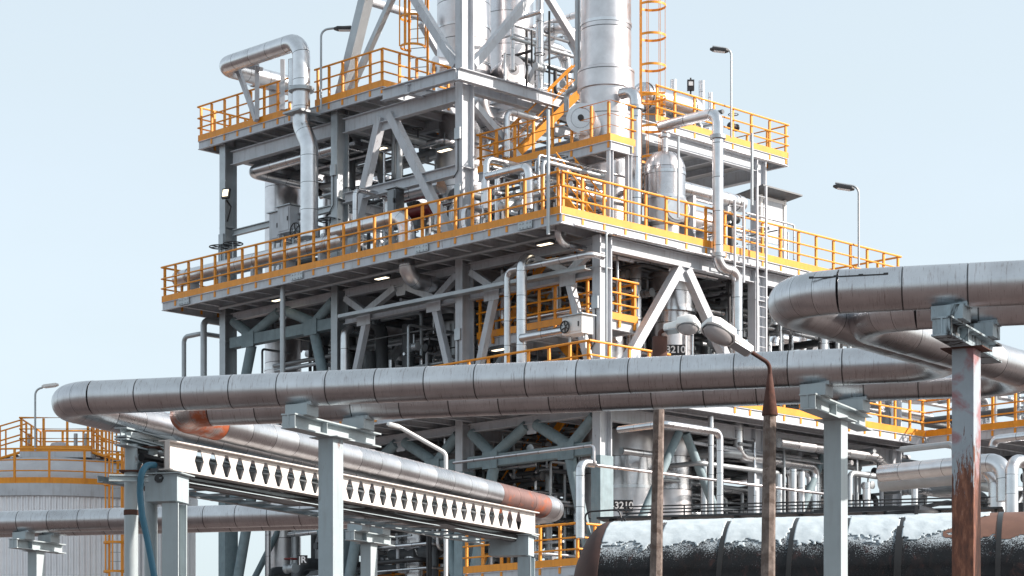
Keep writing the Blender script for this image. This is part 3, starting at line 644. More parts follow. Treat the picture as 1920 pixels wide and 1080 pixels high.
P = Path(onu(740, 372, 48.9)).v(828); pipe('fat silver pipe slanting behind the chevron brace at the upper left', P, .22, n=16)
P = Path(onv(1384, 770, 44.6)).z(856).u(1530).z(1010); pipe('silver pipe dropping from the lower platform and stepping right behind the clean column', P, .16, .34, n=16, sp=.6)
P = Path(onv(1420, 770, 45.2)).d(z=-.9).u(1680); pipe('curving silver pipe below the lower right guardrail, above the stepping one', P, .15, .4, n=14)
P = Path(onu(1160, 806, 46.0)).v(1246).u(1350).z(1000); pipe('slim silver pipe making a corner between the concrete post and the clean column', P, .095, .22, n=12, sp=.6)
P = Path(onv(1333, 780, 43.6)).z(1000); pipe('slim straight upright pipe beside the cornering one above the black tank', P, .085, n=12)
P = Path(onu(850, 868, 45.6)).v(1114).z(872).u(1560); pipe('thin pinkish pipe crossing low behind both concrete posts', P, .042, .12, n=8, mat='cladwarm')
P = Path(onu(1088, 1010, 46.2)).z(866).u(1112); pipe('upright pale pipe left of the thick teal column, above the black tank', P, .13, .25, n=14)
P = Path(onv(1320, 860, 45.4)).z(1000); pipe('short upright pipe below the elbow near the first concrete post', P, .11, n=12)
P = Path(onv(1165, 845, 45.0)).u(1240); pipe('short horizontal pipe between the teal column and the first concrete post', P, .10, n=12)
P = Path(onu(1012, -60, 52.5)).z(172); pipe('upright silver pipe right of the skirted vessel', P, .13, n=14)
P = Path(onv(1083, -60, 48.6)).z(166).v(1062).z(215); pipe('thin upright pipe along the left side of the tall column', P, .085, .2, n=12, mat='galv')
P = Path(onv(1000, 62, 53)).v(1040); P.u(1092); pipe('bowed silver pipe crossing behind the thin upright pipe at the top', P, .16, .4, n=14)
P = Path(onv(1002, 52, 54.5)).v(1098); pipe('slanting steel pipe joining the skirted vessel and the tall column', P, .10, n=12)
P = Path(onv(1030, 88, 53.6)).u(1062).z(160); pipe('silver pipe elbow dropping behind the upper level guardrail', P, .2, .5, n=14)
P = Path(onv(900, 178, 51.4)).z(236).u(960); pipe('copper tinted fat pipe curving down right of the corner column', P, .28, .8, n=20, mat='cladwarm')
P = Path(onv(950, 296, 50.0)).z(208).u(1010); pipe('pale hooked pipe right of the corner column under the upper floor beams', P, .1, .22, n=12)
P = Path(onv(1440, 548, 45.4)).u(1530); pipe('short silver pipe behind the elbow of the high pipe', P, .13, n=12)
P = Path(onv(1452, 690, 52)).z(632).u(1512).z(700); pipe('arched silver pipe above the double pipes, right of the frame column', P, .17, .3, n=14)
P = Path(onv(1505, 690, 50)).z(625).v(1580); pipe('second arched silver pipe just above the double pipes', P, .14, .3, n=14)
P = Path(onv(1400, 602, 54)).u(1640); pipe('long dull pipe running away behind the high pipe elbow', P, .2, n=14, mat='galv')
P = Path(onv(1240, 596, 53)).u(1400); pipe('grey pipe behind the numbered vessel, below the middle platform', P, .14, n=12, mat='galv')
P = Path(onv(1240, 640, 52)).u(1420); pipe('second grey pipe low behind the numbered vessel', P, .11, n=12, mat='galv')
# lower right pipe run
P = Path(at(1600, 908, 64)).d(u=-.2); P = Path(at(1652, 888, 63.5)).v(1885).z(940); pipe('fat silver pipe running low behind the rusty column', P, .24, .5, n=20, sp=.7)
P = Path(at(1655, 905, 66)).v(1860); pipe('dark twin pipe just below the fat one behind the rusty column', P, .26, n=18, mat='galv')
P = Path(at(1690, 843, 66)).v(1790).z(885); pipe('thin hooked pipe below the inner corner of the lower right platform', P, .09, .2, n=10, mat='galv')
P = Path(at(1897, 1000, 60)).z(862).u(1960); pipe('upright silver pipe with an elbow at the right edge, behind the rusty column', P, .17, .35, n=16, sp=.5)
P = Path(at(1862, 838, 60)).z(824).v(1960); pipe('horizontal silver pipe at the right edge, below the side platform', P, .11, .2, n=12)
P = Path(at(1870, 990, 62)).z(880).v(1820); pipe('curved silver elbow pipe low at the right edge', P, .24, .5, n=16, sp=.4)
P = Path(at(1460, 830, 70)).u(1640).d(u=1, z=-.4); pipe('dull silver pipe below the lower right guardrail', P, .15, .3, n=14)
for i, (x, lab) in enumerate(((1461, 'upright pipe just right of the rusty capped concrete post, low down'), (1487, 'upright pipe in the dark bay left of the clean column, nearer the concrete post'), (1503, 'upright pipe in the dark bay left of the clean column, nearer the column'), (1625, 'upright pipe in the dark bay right of the clean column'), (1715, 'upright pipe low between the clean column and the rusty column'))):
    P = Path(at(x, 1010, 69 + i % 2)).z((890, 880, 885, 905, 900)[i]); pipe(lab, P, .10 + .02 * (i % 2), n=12, sp=.5)
# ------------------------------------------------------------------ pipe manifolds: welded bundles filling the inside of the frame
def manifold(label, u0, u1, v0, v1, z0, z1, n, seed, r0=.05, r1=.13, mats=('cladpipe', 'galv', 'cladpipe', 'machine'), valves=4):
    rd = random.Random(seed); g = thing('pipe_manifold', label, 'pipe manifold', W((u0 + u1) / 2, (v0 + v1) / 2, z0), 'pipe manifolds inside the tower')
    rp = lambda: (rd.uniform(u0, u1), rd.uniform(v0, v1), rd.uniform(z0, z1))
    for i in range(n):
        a = list(rp()); pts = [W(*a)]; ax = rd.choice((0, 1, 2)); lo = (u0, v0, z0); hi = (u1, v1, z1)
        for k in range(rd.choice((2, 2, 3))):
            t = rd.uniform(lo[ax], hi[ax])
            if abs(t - a[ax]) < .6: t = hi[ax] if a[ax] < (lo[ax] + hi[ax]) / 2 else lo[ax]
            a[ax] = t; pts.append(W(*a)); ax = rd.choice([b for b in (0, 1, 2) if b != ax])
        r = rd.uniform(r0, r1); m = MB(); m.tube(pts, r, n=10, bend=r * 2.4, seg=4, sp=.7); part('pipe', m, M[rd.choice(mats)], g)
    for i in range(valves):
        p = W(*rp()); m = MB(); d = rd.choice((EU, EV)); m.lathe([(.06, -.2), (.13, -.19), (.13, -.15), (.08, -.1), (.12, 0), (.08, .1), (.13, .15), (.13, .19), (.06, .2)], p, d, n=12); m.tube([p, p + EZ * .4], .03, n=8); vb = part('valve_body', m, M[rd.choice(('machine', 'galv', 'dark'))], g)
        m = MB(); m.ring(p + EZ * .42, .17, .016, n=16, m=4); m.bar(p + EZ * .42 - EU * .17, p + EZ * .42 + EU * .17, .02, .02); part('handwheel', m, M['dark'], vb)
    return g
manifold('bundle of pipes and valves on the middle platform between corner column and raised landing', 47.4, 51.4, 46.0, 49.6, ZM + .1, 18.2, 30, 3, .03, .1, valves=10)
manifold('bundle of pipes on the middle platform left of the corner column', 49, 54, 51, 55.5, ZM + .1, 18.6, 22, 5)
manifold('bundle of pipes on the far left of the middle platform', 48.9, 52, 56.4, 60.8, ZM + .1, 18.4, 18, 8, valves=6)
manifold('bundle of pipes under the upper left platform', 49.5, 53, 53.8, 61, 19.2, 21.0, 14, 9, .05, .16, ('galv', 'machine', 'cladpipe'))
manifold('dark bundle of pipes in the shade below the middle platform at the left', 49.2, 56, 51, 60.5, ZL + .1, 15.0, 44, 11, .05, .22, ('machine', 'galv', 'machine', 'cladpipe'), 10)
manifold('bundle of pipes behind the recessed landing below the middle platform', 50.6, 56, 45.4, 50, ZL + .1, 15.0, 30, 12, .05, .16)
manifold('bundle of pipes below the right face of the middle platform', 55.5, 61.8, 45, 51, ZL + .2, 15.2, 40, 13, .06, .2)
manifold('dense bundle of pipes below the lower platform at the right', 53.5, 61.5, 44.6, 52, 4.0, 10.6, 70, 14, .06, .2, valves=14)
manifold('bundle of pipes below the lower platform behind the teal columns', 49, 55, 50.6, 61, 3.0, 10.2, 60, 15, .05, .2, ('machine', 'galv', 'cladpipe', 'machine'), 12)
manifold('bundle of pipes low down behind the diagonal pipe', 48.9, 53.4, 47.7, 50, 3.5, 10.4, 38, 16, .05, .16, valves=8)
manifold('bundle of pipes on the lower right platform behind its guardrail', 57, 62, 44.2, 52, ZL + .1, 13.2, 40, 17, .05, .15, valves=14)
manifold('bundle of pipes under the side platform at the right edge', 62.2, 68, 37, 46, 4.0, 10.8, 50, 18, .07, .22)
manifold('bundle of pipes standing on the side platform at the right edge', 63, 70, 38, 48, ZL + .1, 13.4, 30, 19, .06, .2, valves=8)
manifold('bundle of pipes on the middle platform right of the domed vessel', 54.5, 58, 45.2, 47.5, ZM + .1, 17.7, 14, 20, .02, .06, valves=5)
manifold('bundle of pipes and valves on the upper right platform', 58, 61.5, 50.6, 54, ZU + .1, 22.9, 12, 21, .04, .12, valves=4)
manifold('bundle of pipes behind the vessels on the upper level', 52.5, 58, 51, 56, ZU + .1, 22.4, 14, 22, .05, .13, valves=5)
for lab, u0, u1, v0, v1, z0, z1, n, sd_, ra, rb in (
        ('tangle of thin pipes and conduits right of the corner column, below the upper floor beams', 49, 52, 47.8, 50, 16.4, 18.6, 14, 31, .02, .06),
        ('tangle of thin pipes behind the domed vessel', 53.0, 55.4, 47.4, 48.6, 16.2, 18.6, 10, 32, .02, .05),
        ('tangle of thin pipes below the front corner of the middle platform', 48.6, 51.5, 45.0, 49.8, 13.8, 15.6, 26, 33, .02, .06),
        ('tangle of thin pipes in front of the numbered vessel, below the middle platform', 54.3, 57, 44.9, 47, 11.4, 15.6, 22, 34, .025, .07),
        ('tangle of thin pipes below the lower platform around the teal columns', 48.5, 51, 47.6, 50.4, 6.6, 10.8, 30, 35, .02, .06),
        ('tangle of thin pipes low down behind the clean column', 52, 60, 44.4, 47, 5.0, 10.6, 46, 36, .03, .08),
        ('tangle of thin pipes under the upper left platform beside the thick slanted pipe', 48.5, 52, 55, 58.5, 16.4, 21, 24, 37, .02, .06),
        ('tangle of thin pipes beneath the left arm of the middle platform', 48.4, 52, 50.6, 56, 11.4, 15.4, 26, 38, .02, .06),
        ('tangle of thin pipes low at the left behind the hex-holed beam', 48.4, 52, 52, 60, 3.5, 8, 36, 39, .03, .08),
        ('tangle of pale pipes in the front bays just below the lower platform', 48.5, 53, 50.4, 56, 7.0, 10.9, 30, 41, .03, .09),
        ('tangle of pale pipes just behind the left teal braces below the middle platform', 48.6, 51, 56.2, 61.2, 11.4, 15.2, 18, 42, .03, .08),
        ('tangle of pale pipes hanging under the right half of the middle platform', 54.5, 61.5, 44.8, 47, 12.4, 15.5, 30, 43, .03, .09),
        ('tangle of pale pipes in the lowest bay right of the clean column', 58, 61.8, 43.6, 45.6, 5, 10.6, 22, 44, .04, .1),
        ('tangle of thin pipes and vents on the upper level behind the corner column', 52, 56, 50.6, 54, ZU + .1, 24.5, 16, 40, .03, .07)):
    manifold(lab, u0, u1, v0, v1, z0, z1, n, sd_, ra, rb, ('cladpipe', 'galv', 'galv', 'steel', 'dark'), valves=6)
# junction boxes with a conduit on columns and rails
for lab, p in (('small grey junction box high on the corner column', W(47.93, 50.2, 19.6)), ('small grey junction box on the corner column just above the longest guardrail', W(47.93, 50.2, 17.9)), ('small grey junction box on the front right column below the middle platform', W(47.93, 44.6, 13.8)), ('small grey junction box on the third column under the upper platform', W(47.93, 55.9, 19.5)), ('small grey junction box on the leftmost upper column', W(47.93, 61.6, 18.2)), ('small grey junction box on the corner column below the middle platform', W(47.93, 50.2, 13.6))):
    g = thing('junction_box', lab, 'junction box', p, 'junction boxes'); m = MB(); m.box(p, .1, .24, .34, EU); part('housing', m, M['galv'], g)
    m = MB(); m.tube([p - EU * .01 - EZ * .17, p - EU * .01 - EZ * 1.1, p - EU * .01 + EV * .2 - EZ * 1.3], .016, n=6); part('conduit', m, M['dark'], g)
# dark drums added inside to block the sky and fill bays with shade
for i, (lab, u, v, z, L, r, mt) in enumerate((('added dark horizontal exchanger deepening the shade below the middle platform', 52.5, 53, 12.6, 4.5, .7, 'machine'), ('second added dark exchanger, deepening the shade beside the third column', 54.5, 56.5, 12.6, 4.0, .75, 'machine'),
        ('added black horizontal drum darkening the bay above the black tank', 53.5, 46.5, 6.0, 4.6, .8, 'machine'), ('large added drum darkening the back of the lowest bay on the right', 58.5, 48.0, 6.0, 4.0, .95, 'machine'), ('grey exchanger low at the left behind the hexagon-holed beam', 51, 56.5, 6.6, 4.0, .6, 'galv'),
        ('added dark exchanger deepening the shade under the middle platform on the right', 58.0, 48.5, 13.2, 4.0, .7, 'machine'),
        ('long added black drum darkening the lowest bay behind the concrete posts', 57.5, 46.2, 8.3, 4.0, .85, 'machine'), ('added black drum darkening the bay left of the number sign low down', 56.0, 50.5, 8.0, 4.0, .9, 'machine'), ('added dark drum deepening the shade right of the corner column, below the middle platform', 56.5, 52.5, 13.4, 4.5, .9, 'machine'))):
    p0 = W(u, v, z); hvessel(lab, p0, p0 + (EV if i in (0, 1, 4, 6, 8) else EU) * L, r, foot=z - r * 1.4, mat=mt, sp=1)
# ------------------------------------------------------------------ the pipe rack in front
EP = Vector((-EA.y, EA.x, 0))
def line1(k, c): x = k * c / (1 + .2605 * k); return x, c - .2605 * x
def onrack(x, c, z): k = (x - 960) / S; a, b = line1(k, c); return Vector((a, b, z))
ZR, ZR5, RR = ZC + 4.82, ZC + 4.68, .231
def pipeline(label, pts, r, bend, runs, elbows, sp=.70):
    """runs / elbows: per piece material and label"""
    pts = [Vector(p) for p in pts]; g = thing('insulated_pipeline', label, 'pipeline', (pts[1].x, pts[1].y, pts[1].z - r), 'double insulated pipelines on the rack')
    cuts = []
    for i in range(1, len(pts) - 1):
        arc = fillet([pts[i - 1], pts[i], pts[i + 1]], bend, 10)[1:-1]; cuts.append(arc)
    for i in range(len(pts) - 1):
        a = pts[0] if i == 0 else cuts[i - 1][-1]; b = pts[-1] if i == len(pts) - 2 else cuts[i][0]
        d = b - a; L = d.length; d.normalize(); mt, lab = runs[i]
        if not isinstance(mt, list): mt = [(1, mt, lab)]
        t0 = 0
        for t1, mat, lb in mt:
            A_ = a + d * (L * t0); B_ = a + d * (L * t1); t0 = t1; l = (B_ - A_).length; n = max(1, int(l / sp + .5)); pr = []; w = .011
            for k in range(n + 1):
                z = l * k / n
                if k: pr += [(r, z - .022), (r + .003, z - .003)]
                pr += [(r, z)]
                if 0 < k < n: pr += [(r - .006, z + .001), (r - .006, z + w), (r, z + w + .002)]
            m = MB(); m.lathe(pr, A_, d, n=56, sp=l / n, side=EZ, axial=True); part('pipe_run', m, M[mat], g, lb)
    for i, arc in enumerate(cuts):
        mat, lb = elbows[i]; m = MB(); arc2 = [arc[0] + (arc[0] - arc[1]) * .02] + arc[1:-1] + [arc[-1] + (arc[-1] - arc[-2]) * .02]
        m.tube(arc2, r + .003, n=56, sp=.21); part('elbow', m, M[mat], g, lb)
    return g
cA, cB, cF, cG = 30.6, 32.15, 25.54, 26.75
p6 = onrack(1412, cF, ZR); p1r = onrack(1826, cA, ZR); p1l = onrack(84, cA, ZR)
leg = (p1r - p6).normalized(); EL2 = (Vector((1.05, 46.35, 0)) - Vector((-5.0, 33.45, 0))).normalized()
p7 = onrack(1562, cG, ZR)
t = 0; q = p7.copy()
while q.y + .2605 * q.x < cB: q += leg * .01
p2r = q
p2l = Vector((-5.0, 33.45, ZR)); p3e = Vector((1.05, 46.35, ZR5))
q = p1l.copy()
while q.y + .2605 * q.x < 45.75: q += EL2 * .01
p1e = Vector((q.x, q.y, ZR5))
W_ = 'rackpipe'
pipeline('front silver pipeline, running high across the whole view with a step at each end', [p6 + EA * 9, p6, p1r, p1l, p1e, p1e - EA * 18], RR, .62,
    [(W_, None)] * 5, [(W_, None), (W_, None), (W_, None), ('rackrust', 'rust stained elbow')])
pipeline('rear silver pipeline, half hidden behind and below the front one, with an orange rusted elbow', [p7 + EA * 9, p7, p2r, p2l, p3e, p3e - EA * 19], RR, .62,
    [(W_, None), (W_, None), (W_, None), ([(.05, 'rackrust', 'orange rust stained length'), (.80, W_, None), (.97, 'rackbrown', 'brown rusted length'), (1, W_, None)], None), (W_, None)],
    [(W_, None), (W_, None), ('rackrust', 'orange rusted elbow'), (W_, None)])
m = MB()
pp = onrack(1522, cF, ZR)
m.box(pp + EA * .41 - EP * RR * math.cos(.55) + EZ * RR * math.sin(.55), .82, .012, .014, EA)
for k in range(4): m.box(pp + EA * (.02 + .26 * k) - EP * RR * math.cos(.58) + EZ * RR * math.sin(.58), .05, .014, .022, EA)
solo('lifted_seam', m, M['dark'], 'dark lifted sheet edge on the near pipeline at the upper right', 'sheet edge')
# supports
EC = Vector((.45, .893, 0)); EAc = Vector((.893, -.45, 0))
def rack_support(label, px_, c, gap, mat, zr=ZR, head='rackclean', colw=.235, cold=.27, front=.35, back=.45, group='rack support columns under the pipelines'):
    p = onrack(px_, c, 0); top = zr - RR - .14 - .2
    cc = p + EC * (gap / 2); g = thing('rack_support', label, 'pipe support', cc, group)
    m = MB(); a, b, t = cold / 2, colw / 2, .02
    prof = [(-a, -b), (-a + t, -b), (-a + t, -b * .12), (a - t, -b * .12), (a - t, -b), (a, -b), (a, b), (a - t, b), (a - t, b * .12), (-a + t, b * .12), (-a + t, b), (-a, b)]
    prof = [(-a, -b), (a, -b), (a, b), (-a, b)]
    vs = [cc + EC * x + EAc * y for x, y in prof] + [cc + EC * x + EAc * y + EZ * (top - .012) for x, y in prof]; n = len(prof)
    m.add(vs, [(i, (i + 1) % n, n + (i + 1) % n, n + i) for i in range(n)] + [tuple(range(n))[::-1], tuple(range(n, 2 * n))]); part('column', m, M[mat], g)
    m = MB(); m.box(cc + EZ * (top - .006), cold + .12, colw + .22, .012, EC); part('cap_plate', m, M['rust' if mat == 'rusty' else head], g)
    m = MB(); m.ibeam(p - EC * front + EZ * (top + .1), p + EC * (gap + back) + EZ * (top + .1), .2, .22, .02); part('crosshead', m, M[head], g)
    m = MB(); part('stiffener', MB().box(p - EC * (front - .02) + EZ * (top + .1), .012, .2, .15, EC), M[head], g); part('stiffener', MB().box(p + EC * (gap / 2 - .25) + EZ * (top + .1), .012, .19, .15, EC), M[head], g)
    for k in (0, 1):
        m = MB(); s = p + EC * (gap * k) + EZ * (top + .2 + .075)
        m.box(s, .34, .30, .15, EAc); m.box(s + EZ * .085 - EAc * .0, .4, .2, .05, EAc); part('saddle', m, M[head], g)
    return g
GP = (cB - cA) * math.cos(TH)
rack_support('blue grey rack column with vertical rust streaks, in front of the hex-holed beam', 566, cA, GP, 'rackpaint')
rack_support('clean blue grey rack column standing before the snowy tank', 1531, cA, GP, 'rackclean')
rack_support('tall rack column with flaking rust and pinkish primer at the right', 1783, cF, (cG - cF) * math.cos(TH), 'rusty', head='flake', colw=.235, cold=.28)
c5 = p1e.y + .2605 * p1e.x; c5b = p3e.y + .2605 * p3e.x
rack_support('small rack column at the far left bottom under the low pipeline', 44, c5, (c5b - c5) * math.cos(TH), 'rackclean', ZR5)
rack_support('small rack column between the streaked column and the blue sign, under the low pipeline', 672, c5, (c5b - c5) * math.cos(TH), 'rackclean', ZR5)
# left corner posts
def post(label, x, d, y_top, r, mat, extra=None):
    p = at(x, 1080, d); top = at(x, y_top, d).z; g = thing('pipe_column', label, 'column', (p.x, p.y, 0), 'round columns at the pipeline corner')
    m = MB(); m.tube([(p.x, p.y, 0), (p.x, p.y, top)], r, n=20); part('shaft', m, M['rackclean'], g)
    m = MB(); m.lathe([(r, top - .62), (r + .008, top - .61), (r + .008, top - .55), (r, top - .54)], (p.x, p.y, 0), n=20); m.box((p.x, p.y, top + .012), .3, .3, .024); part('collar', m, M['rust'], g)
    m = MB(); m.tube([(p.x, p.y, top + .024), (p.x, p.y, extra)], r * .92, n=16); part('upper_shaft', m, M['rackpaint'], g, 'rust streaked upper length')
    return g
post('round rack column with a rust streak, leftmost under the pipeline corner', 246, 33.6, 886, .10, 'rackpaint', ZR - RR - .22)
post('round rack column right behind the blue hose, under the pipeline corner', 283, 34.0, 842, .095, 'rackpaint', ZR - RR - .2)
g = thing('corner_frame', 'steel crosshead with diagonal struts under the pipeline corner', 'frame', at(262, 815, 34.2), None)
for y in (804, 822):
    a, b = at(226, y + 6, 33.3), at(345, y, 35.2); b.z = a.z; m = MB(); m.ibeam(a, b, .14 if y < 810 else .1, .2); part('crosshead', m, M['rackpaint'], g)
for a, b in (((252, 880, 33.9), (280, 826, 34.3)), ((306, 870, 34.2), (286, 824, 34.3)), ((240, 815, 33.4), (345, 826, 35.4))):
    m = MB(); m.bar(at(*a), at(*b), .1, .08); part('strut', m, M['rackclean'], g)
m = MB(); a = at(204, 896, 33.2); m.ibeam(a, a + Vector((.55, .1, .0)), .1, .1); part('bracket_arm', m, M['rackclean'], g)
# hexagon-holed beam
b0 = Vector((-5.01, 33.5, ZC + 3.99)); EH = (Vector((.43, 43.9, 0)) - Vector((-5.01, 33.5, 0))); LH = EH.length; EH.normalize(); NH = Vector((EH.y, -EH.x, 0))
def hexbeam(label, org, LH=LH, mt='beamwhite'):
    g = thing('hex_holed_beam', label, 'beam', org, 'beams with hexagonal holes'); h = .43; cell = .352; n = 30; t = .012
    s0 = (LH - n * cell) * .58; m = MB()
    def P_(s, z, k): return org + EH * s + EZ * z + NH * (t / 2 * k)
    for k in (-1, 1):
        for a, b in ((0, s0), (s0 + n * cell, LH)): m.add([P_(a, .018, k), P_(b, .018, k), P_(b, h - .018, k), P_(a, h - .018, k)], [(0, 1, 2, 3)])
    for i in range(n):
        a = s0 + i * cell; c = a + cell / 2; zm = h / 2
        O = [(a, h - .018), (a + cell, h - .018), (a + cell, zm), (a + cell, .018), (a, .018), (a, zm)]
        H = [(c - .035, zm + .165), (c + .035, zm + .165), (c + .118, zm), (c + .035, zm - .165), (c - .035, zm - .165), (c - .118, zm)]
        for k in (-1, 1):
            m.add([P_(*p, k) for p in O + H], [(j, (j + 1) % 6, 6 + (j + 1) % 6, 6 + j) for j in range(6)])
        m.add([P_(*p, -1) for p in H] + [P_(*p, 1) for p in H], [(j, (j + 1) % 6, 6 + (j + 1) % 6, 6 + j) for j in range(6)])
    part('web', m, M[mt], g)
    for z, nm in ((.009, 'bottom_flange'), (h - .009, 'top_flange')):
        m = MB(); m.bar(org + EZ * z, org + EH * LH + EZ * z, .2, .018); part(nm, m, M[mt], g)
    m = MB(); m.bar(org + EH * .006 + NH * .05 + EZ * .018, org + EH * .006 + NH * .05 + EZ * (h - .018), .085, .012, EH); part('end_plate', m, M[mt], g)
    return g
hexbeam('long off-white beam pierced by a row of hexagonal holes, sunlit', b0)
hexbeam('twin of the hex-holed beam, its shade put into darker paint, seen through its holes', b0 - NH * .75 + EH * .55, LH - .55, 'rackclean')  # darker paint on the twin stands in for shade behind the holes
g = thing('cable_tray', 'cable tray under the hex-holed beam, with black cables and a filler box shading its holes', 'cable tray', b0 - EZ * .2)
for k in (.15, 1.2):
    m = MB(); m.angle(b0 - NH * k - EZ * .12, b0 - NH * k + EH * LH - EZ * .12, .1); part('tray_side', m, M['rackpaint'], g)
for i in range(18):
    m = MB(); a = b0 + EH * (.4 + i * .64) - EZ * .1; m.bar(a - NH * .1, a - NH * 1.25, .05, .03); part('rung', m, M['rackpaint'], g)
m = MB(); a = b0 - NH * .33 + EZ * .02; m.box(a + EH * (LH / 2 + .2) + EZ * .1, LH - .6, .42, .22, EH); part('shade_filler', m, M['dark'], g)  # dark box added behind the web holes in place of shade
rd = random.Random(4)  # dark cables, some raised behind the web to fill its holes with shade
for i in range(14):
    o = .12 + (i % 5) * .1; m = MB(); m.tube([b0 - NH * (o + rd.uniform(-.04, .04)) + EH * (j * LH / 14) + EZ * ((-.07, .06, .14, .24, .33)[i % 5] - rd.uniform(0, .07)) for j in range(15)], .025 + .02 * (i % 3), n=7); part('cable', m, M[('dark', 'machine', 'dark', 'dark', 'machine')[i % 5]], g)
def beam_support(label, c, w, dep, ztop, mat, headw, headh, ry):
    g = thing('beam_support', label, 'pipe support', (c.x, c.y, 0), 'columns carrying the hex-holed beam')
    m = MB(); m.ibeam(Vector((c.x, c.y, 0)), Vector((c.x, c.y, ztop - headh - .01)), dep, w, .03, up=EP); part('column', m, M[mat], g)
    m = MB(); m.box(Vector((c.x, c.y, ztop - headh / 2)) - EA * ry, headw, dep + .1, headh - .03, EA); part('head', m, M['rackpaint'], g)
    m = MB(); m.box(Vector((c.x, c.y, ztop - .004)) - EA * ry, headw + .15, dep + .2, .016, EA); part('cap_plate', m, M['rackclean'], g)
beam_support('stout blue grey column with a box head carrying the near end of the hex-holed beam', b0 + EH * .28 - NH * .02, .25, .34, b0.z - .04, 'rackclean', .5, .42, .12)
beam_support('rust-stained column carrying the far end of the hex-holed beam', b0 + EH * (LH - .35), .25, .34, b0.z - .03, 'rackpaint', .75, .4, .28)
m = MB(); m.tube([at(*t) for t in ((290, 872, 33.5), (275, 872, 33.3), (265, 886, 33.2), (262, 920, 33.2), (266, 965, 33.2), (278, 1020, 33.2), (290, 1085, 33.2), (294, 1200, 33.2), (294, 1390, 33.2))], .048, n=14, bend=.8)
solo('hose', m, M['blue'], 'thick blue hose hanging down beside the round rack columns', 'hose')
# ------------------------------------------------------------------ black tank wagon with snow
TC = 35.3; TR = 1.40; TZ = 4.66 - TR
tp = lambda px_: onrack(px_, TC, TZ)
ta = tp(1128); TL = 10.5
tw = thing('tank_wagon', 'black and red-brown railway tank wagon, snow lying on its back', 'tank wagon', Vector((ta.x, ta.y, 0)) + EA * (TL / 2))
def wag(a, b): return ta + EA * a + EZ * b
m = MB(); m.lathe([(TR, .16), (TR, TL - .16)], ta, EA, n=96, sp=1, side=EZ); part('barrel', m, M['tankblack'], tw)
m = MB(); m.lathe([(.02, -.38), (.5, -.35), (.95, -.25), (1.22, -.11), (1.36, .02), (TR + .012, .12), (TR + .012, .22), (TR, .221)], ta, EA, n=96, side=EZ); part('end_dish', m, M['tankrust'], tw, 'red brown dished end')
m = MB(); m.lathe([(TR, TL - .221), (TR + .012, TL - .22), (TR + .012, TL - .12), (1.36, TL), (1.22, TL + .16), (.95, TL + .32), (.5, TL + .43), (.02, TL + .46)], ta, EA, n=96, side=EZ); part('end_dish', m, M['tankrust'], tw)
bands = [(tp(x) - ta).length for x in (1257, 1375, 1501, 1598, 1698)] + [5.9, 7.2, 8.6]
for i, s in enumerate(bands):
    m = MB(); w = .035 if i != 4 else .05; m.lathe([(TR, s - w), (TR + .014, s - w), (TR + .014, s + w), (TR, s + w)], ta, EA, n=96, side=EZ); part('barrel_strap', m, M['strap'], tw)
m = MB(); idx = {}; dq = .025; from_noise = __import__('mathutils').noise
for i in range(int(5.0 / dq), int((TL - .3) / dq)):
    for j in range(-40, 60):
        s, a = i * dq, j * .02; nv = Vector((s * 1.6, a * 2.4, 5))
        if not (a < .78 + .10 * from_noise.noise(nv) + .12 * from_noise.noise(nv * 5) and s > 5.15 + .25 * from_noise.noise(nv * 1.7)): continue
        f = []
        for ss, aa in ((s, a), (s + dq, a), (s + dq, a + .02), (s, a + .02)):
            key = (round(ss, 4), round(aa, 4))
            if key not in idx: idx[key] = len(m.v); m.v.append(ta + EA * ss + EZ * (math.cos(aa) * (TR + .006)) - EP * (math.sin(aa) * (TR + .006)))
            f.append(idx[key])
        m.f.append(f); m.uv.append(None)
part('faded_paint', m, paint('faded_brown_paint', (.15, .075, .052), .65, .3, (.1, .05, .04), rust=.3, rustcol=(.05, .025, .02)), tw, 'red brown faded right part of the barrel')
m = MB(); m.bar(wag(.2, -TR - .12), wag(TL - .2, -TR - .12), 1.0, .24); part('underframe', m, M['dark'], tw)
for s in (1.6, TL - 1.6):
    for d in (-.9, .9):
        for e in (-.75, .75):
            m = MB(); c = wag(s + d, 0) + EP * e; c.z = .62; m.lathe([(.43, -.06), (.46, -.05), (.46, .0), (.43, .02), (.43, .06)], c, EP, n=28); part('wheel', m, M['dark'], tw)
    m = MB(); c = wag(s, 0); c.z = .72
    for e in (-.92, .92): m.box(c + EP * e, 2.4, .1, .25, EA)
    m.box(c + EZ * .3, .5, 1.7, .3, EA); part('bogie_frame', m, M['dark'], tw)
m = MB(); m.box(wag(2.9, TR + .09) + EP * .35, 6.0, .5, .03, EA)
for k in range(7): m.box(wag(.1 + k * .95, TR + .02) + EP * .35, .04, .4, .1, EA)
part('walkway', m, M['dark'], tw)
m = MB()
for e, z in ((.12, .20), (.6, .20), (.6, .30)): m.tube([wag(.2, TR + z) + EP * e, wag(5.7, TR + z) + EP * e], .012, n=6)
for k in range(7): m.tube([wag(.25 + k * .9, TR + .05) + EP * .6, wag(.25 + k * .9, TR + .3) + EP * .6], .012, n=6)
part('walkway_rail', m, M['dark'], tw)
for s, hgt in ((-.18, .27), (.42, .22)):
    m = MB(); m.tube([wag(s, TR - .18) - EP * .25, wag(s - .02, TR + hgt - .12) - EP * .25, wag(s + .5, TR + hgt - .1) - EP * .25, wag(s + .55, TR - .02) - EP * .25], .014, n=8, bend=.09); part('grab_rail', m, M['dark'], tw)
m = MB(); m.lathe([(.42, -.1), (.42, .06), (.36, .1), (.2, .16), (.02, .18)], wag(4.6, TR) + EP * .25, n=28); part('dome_lid', m, M['dark'], tw)
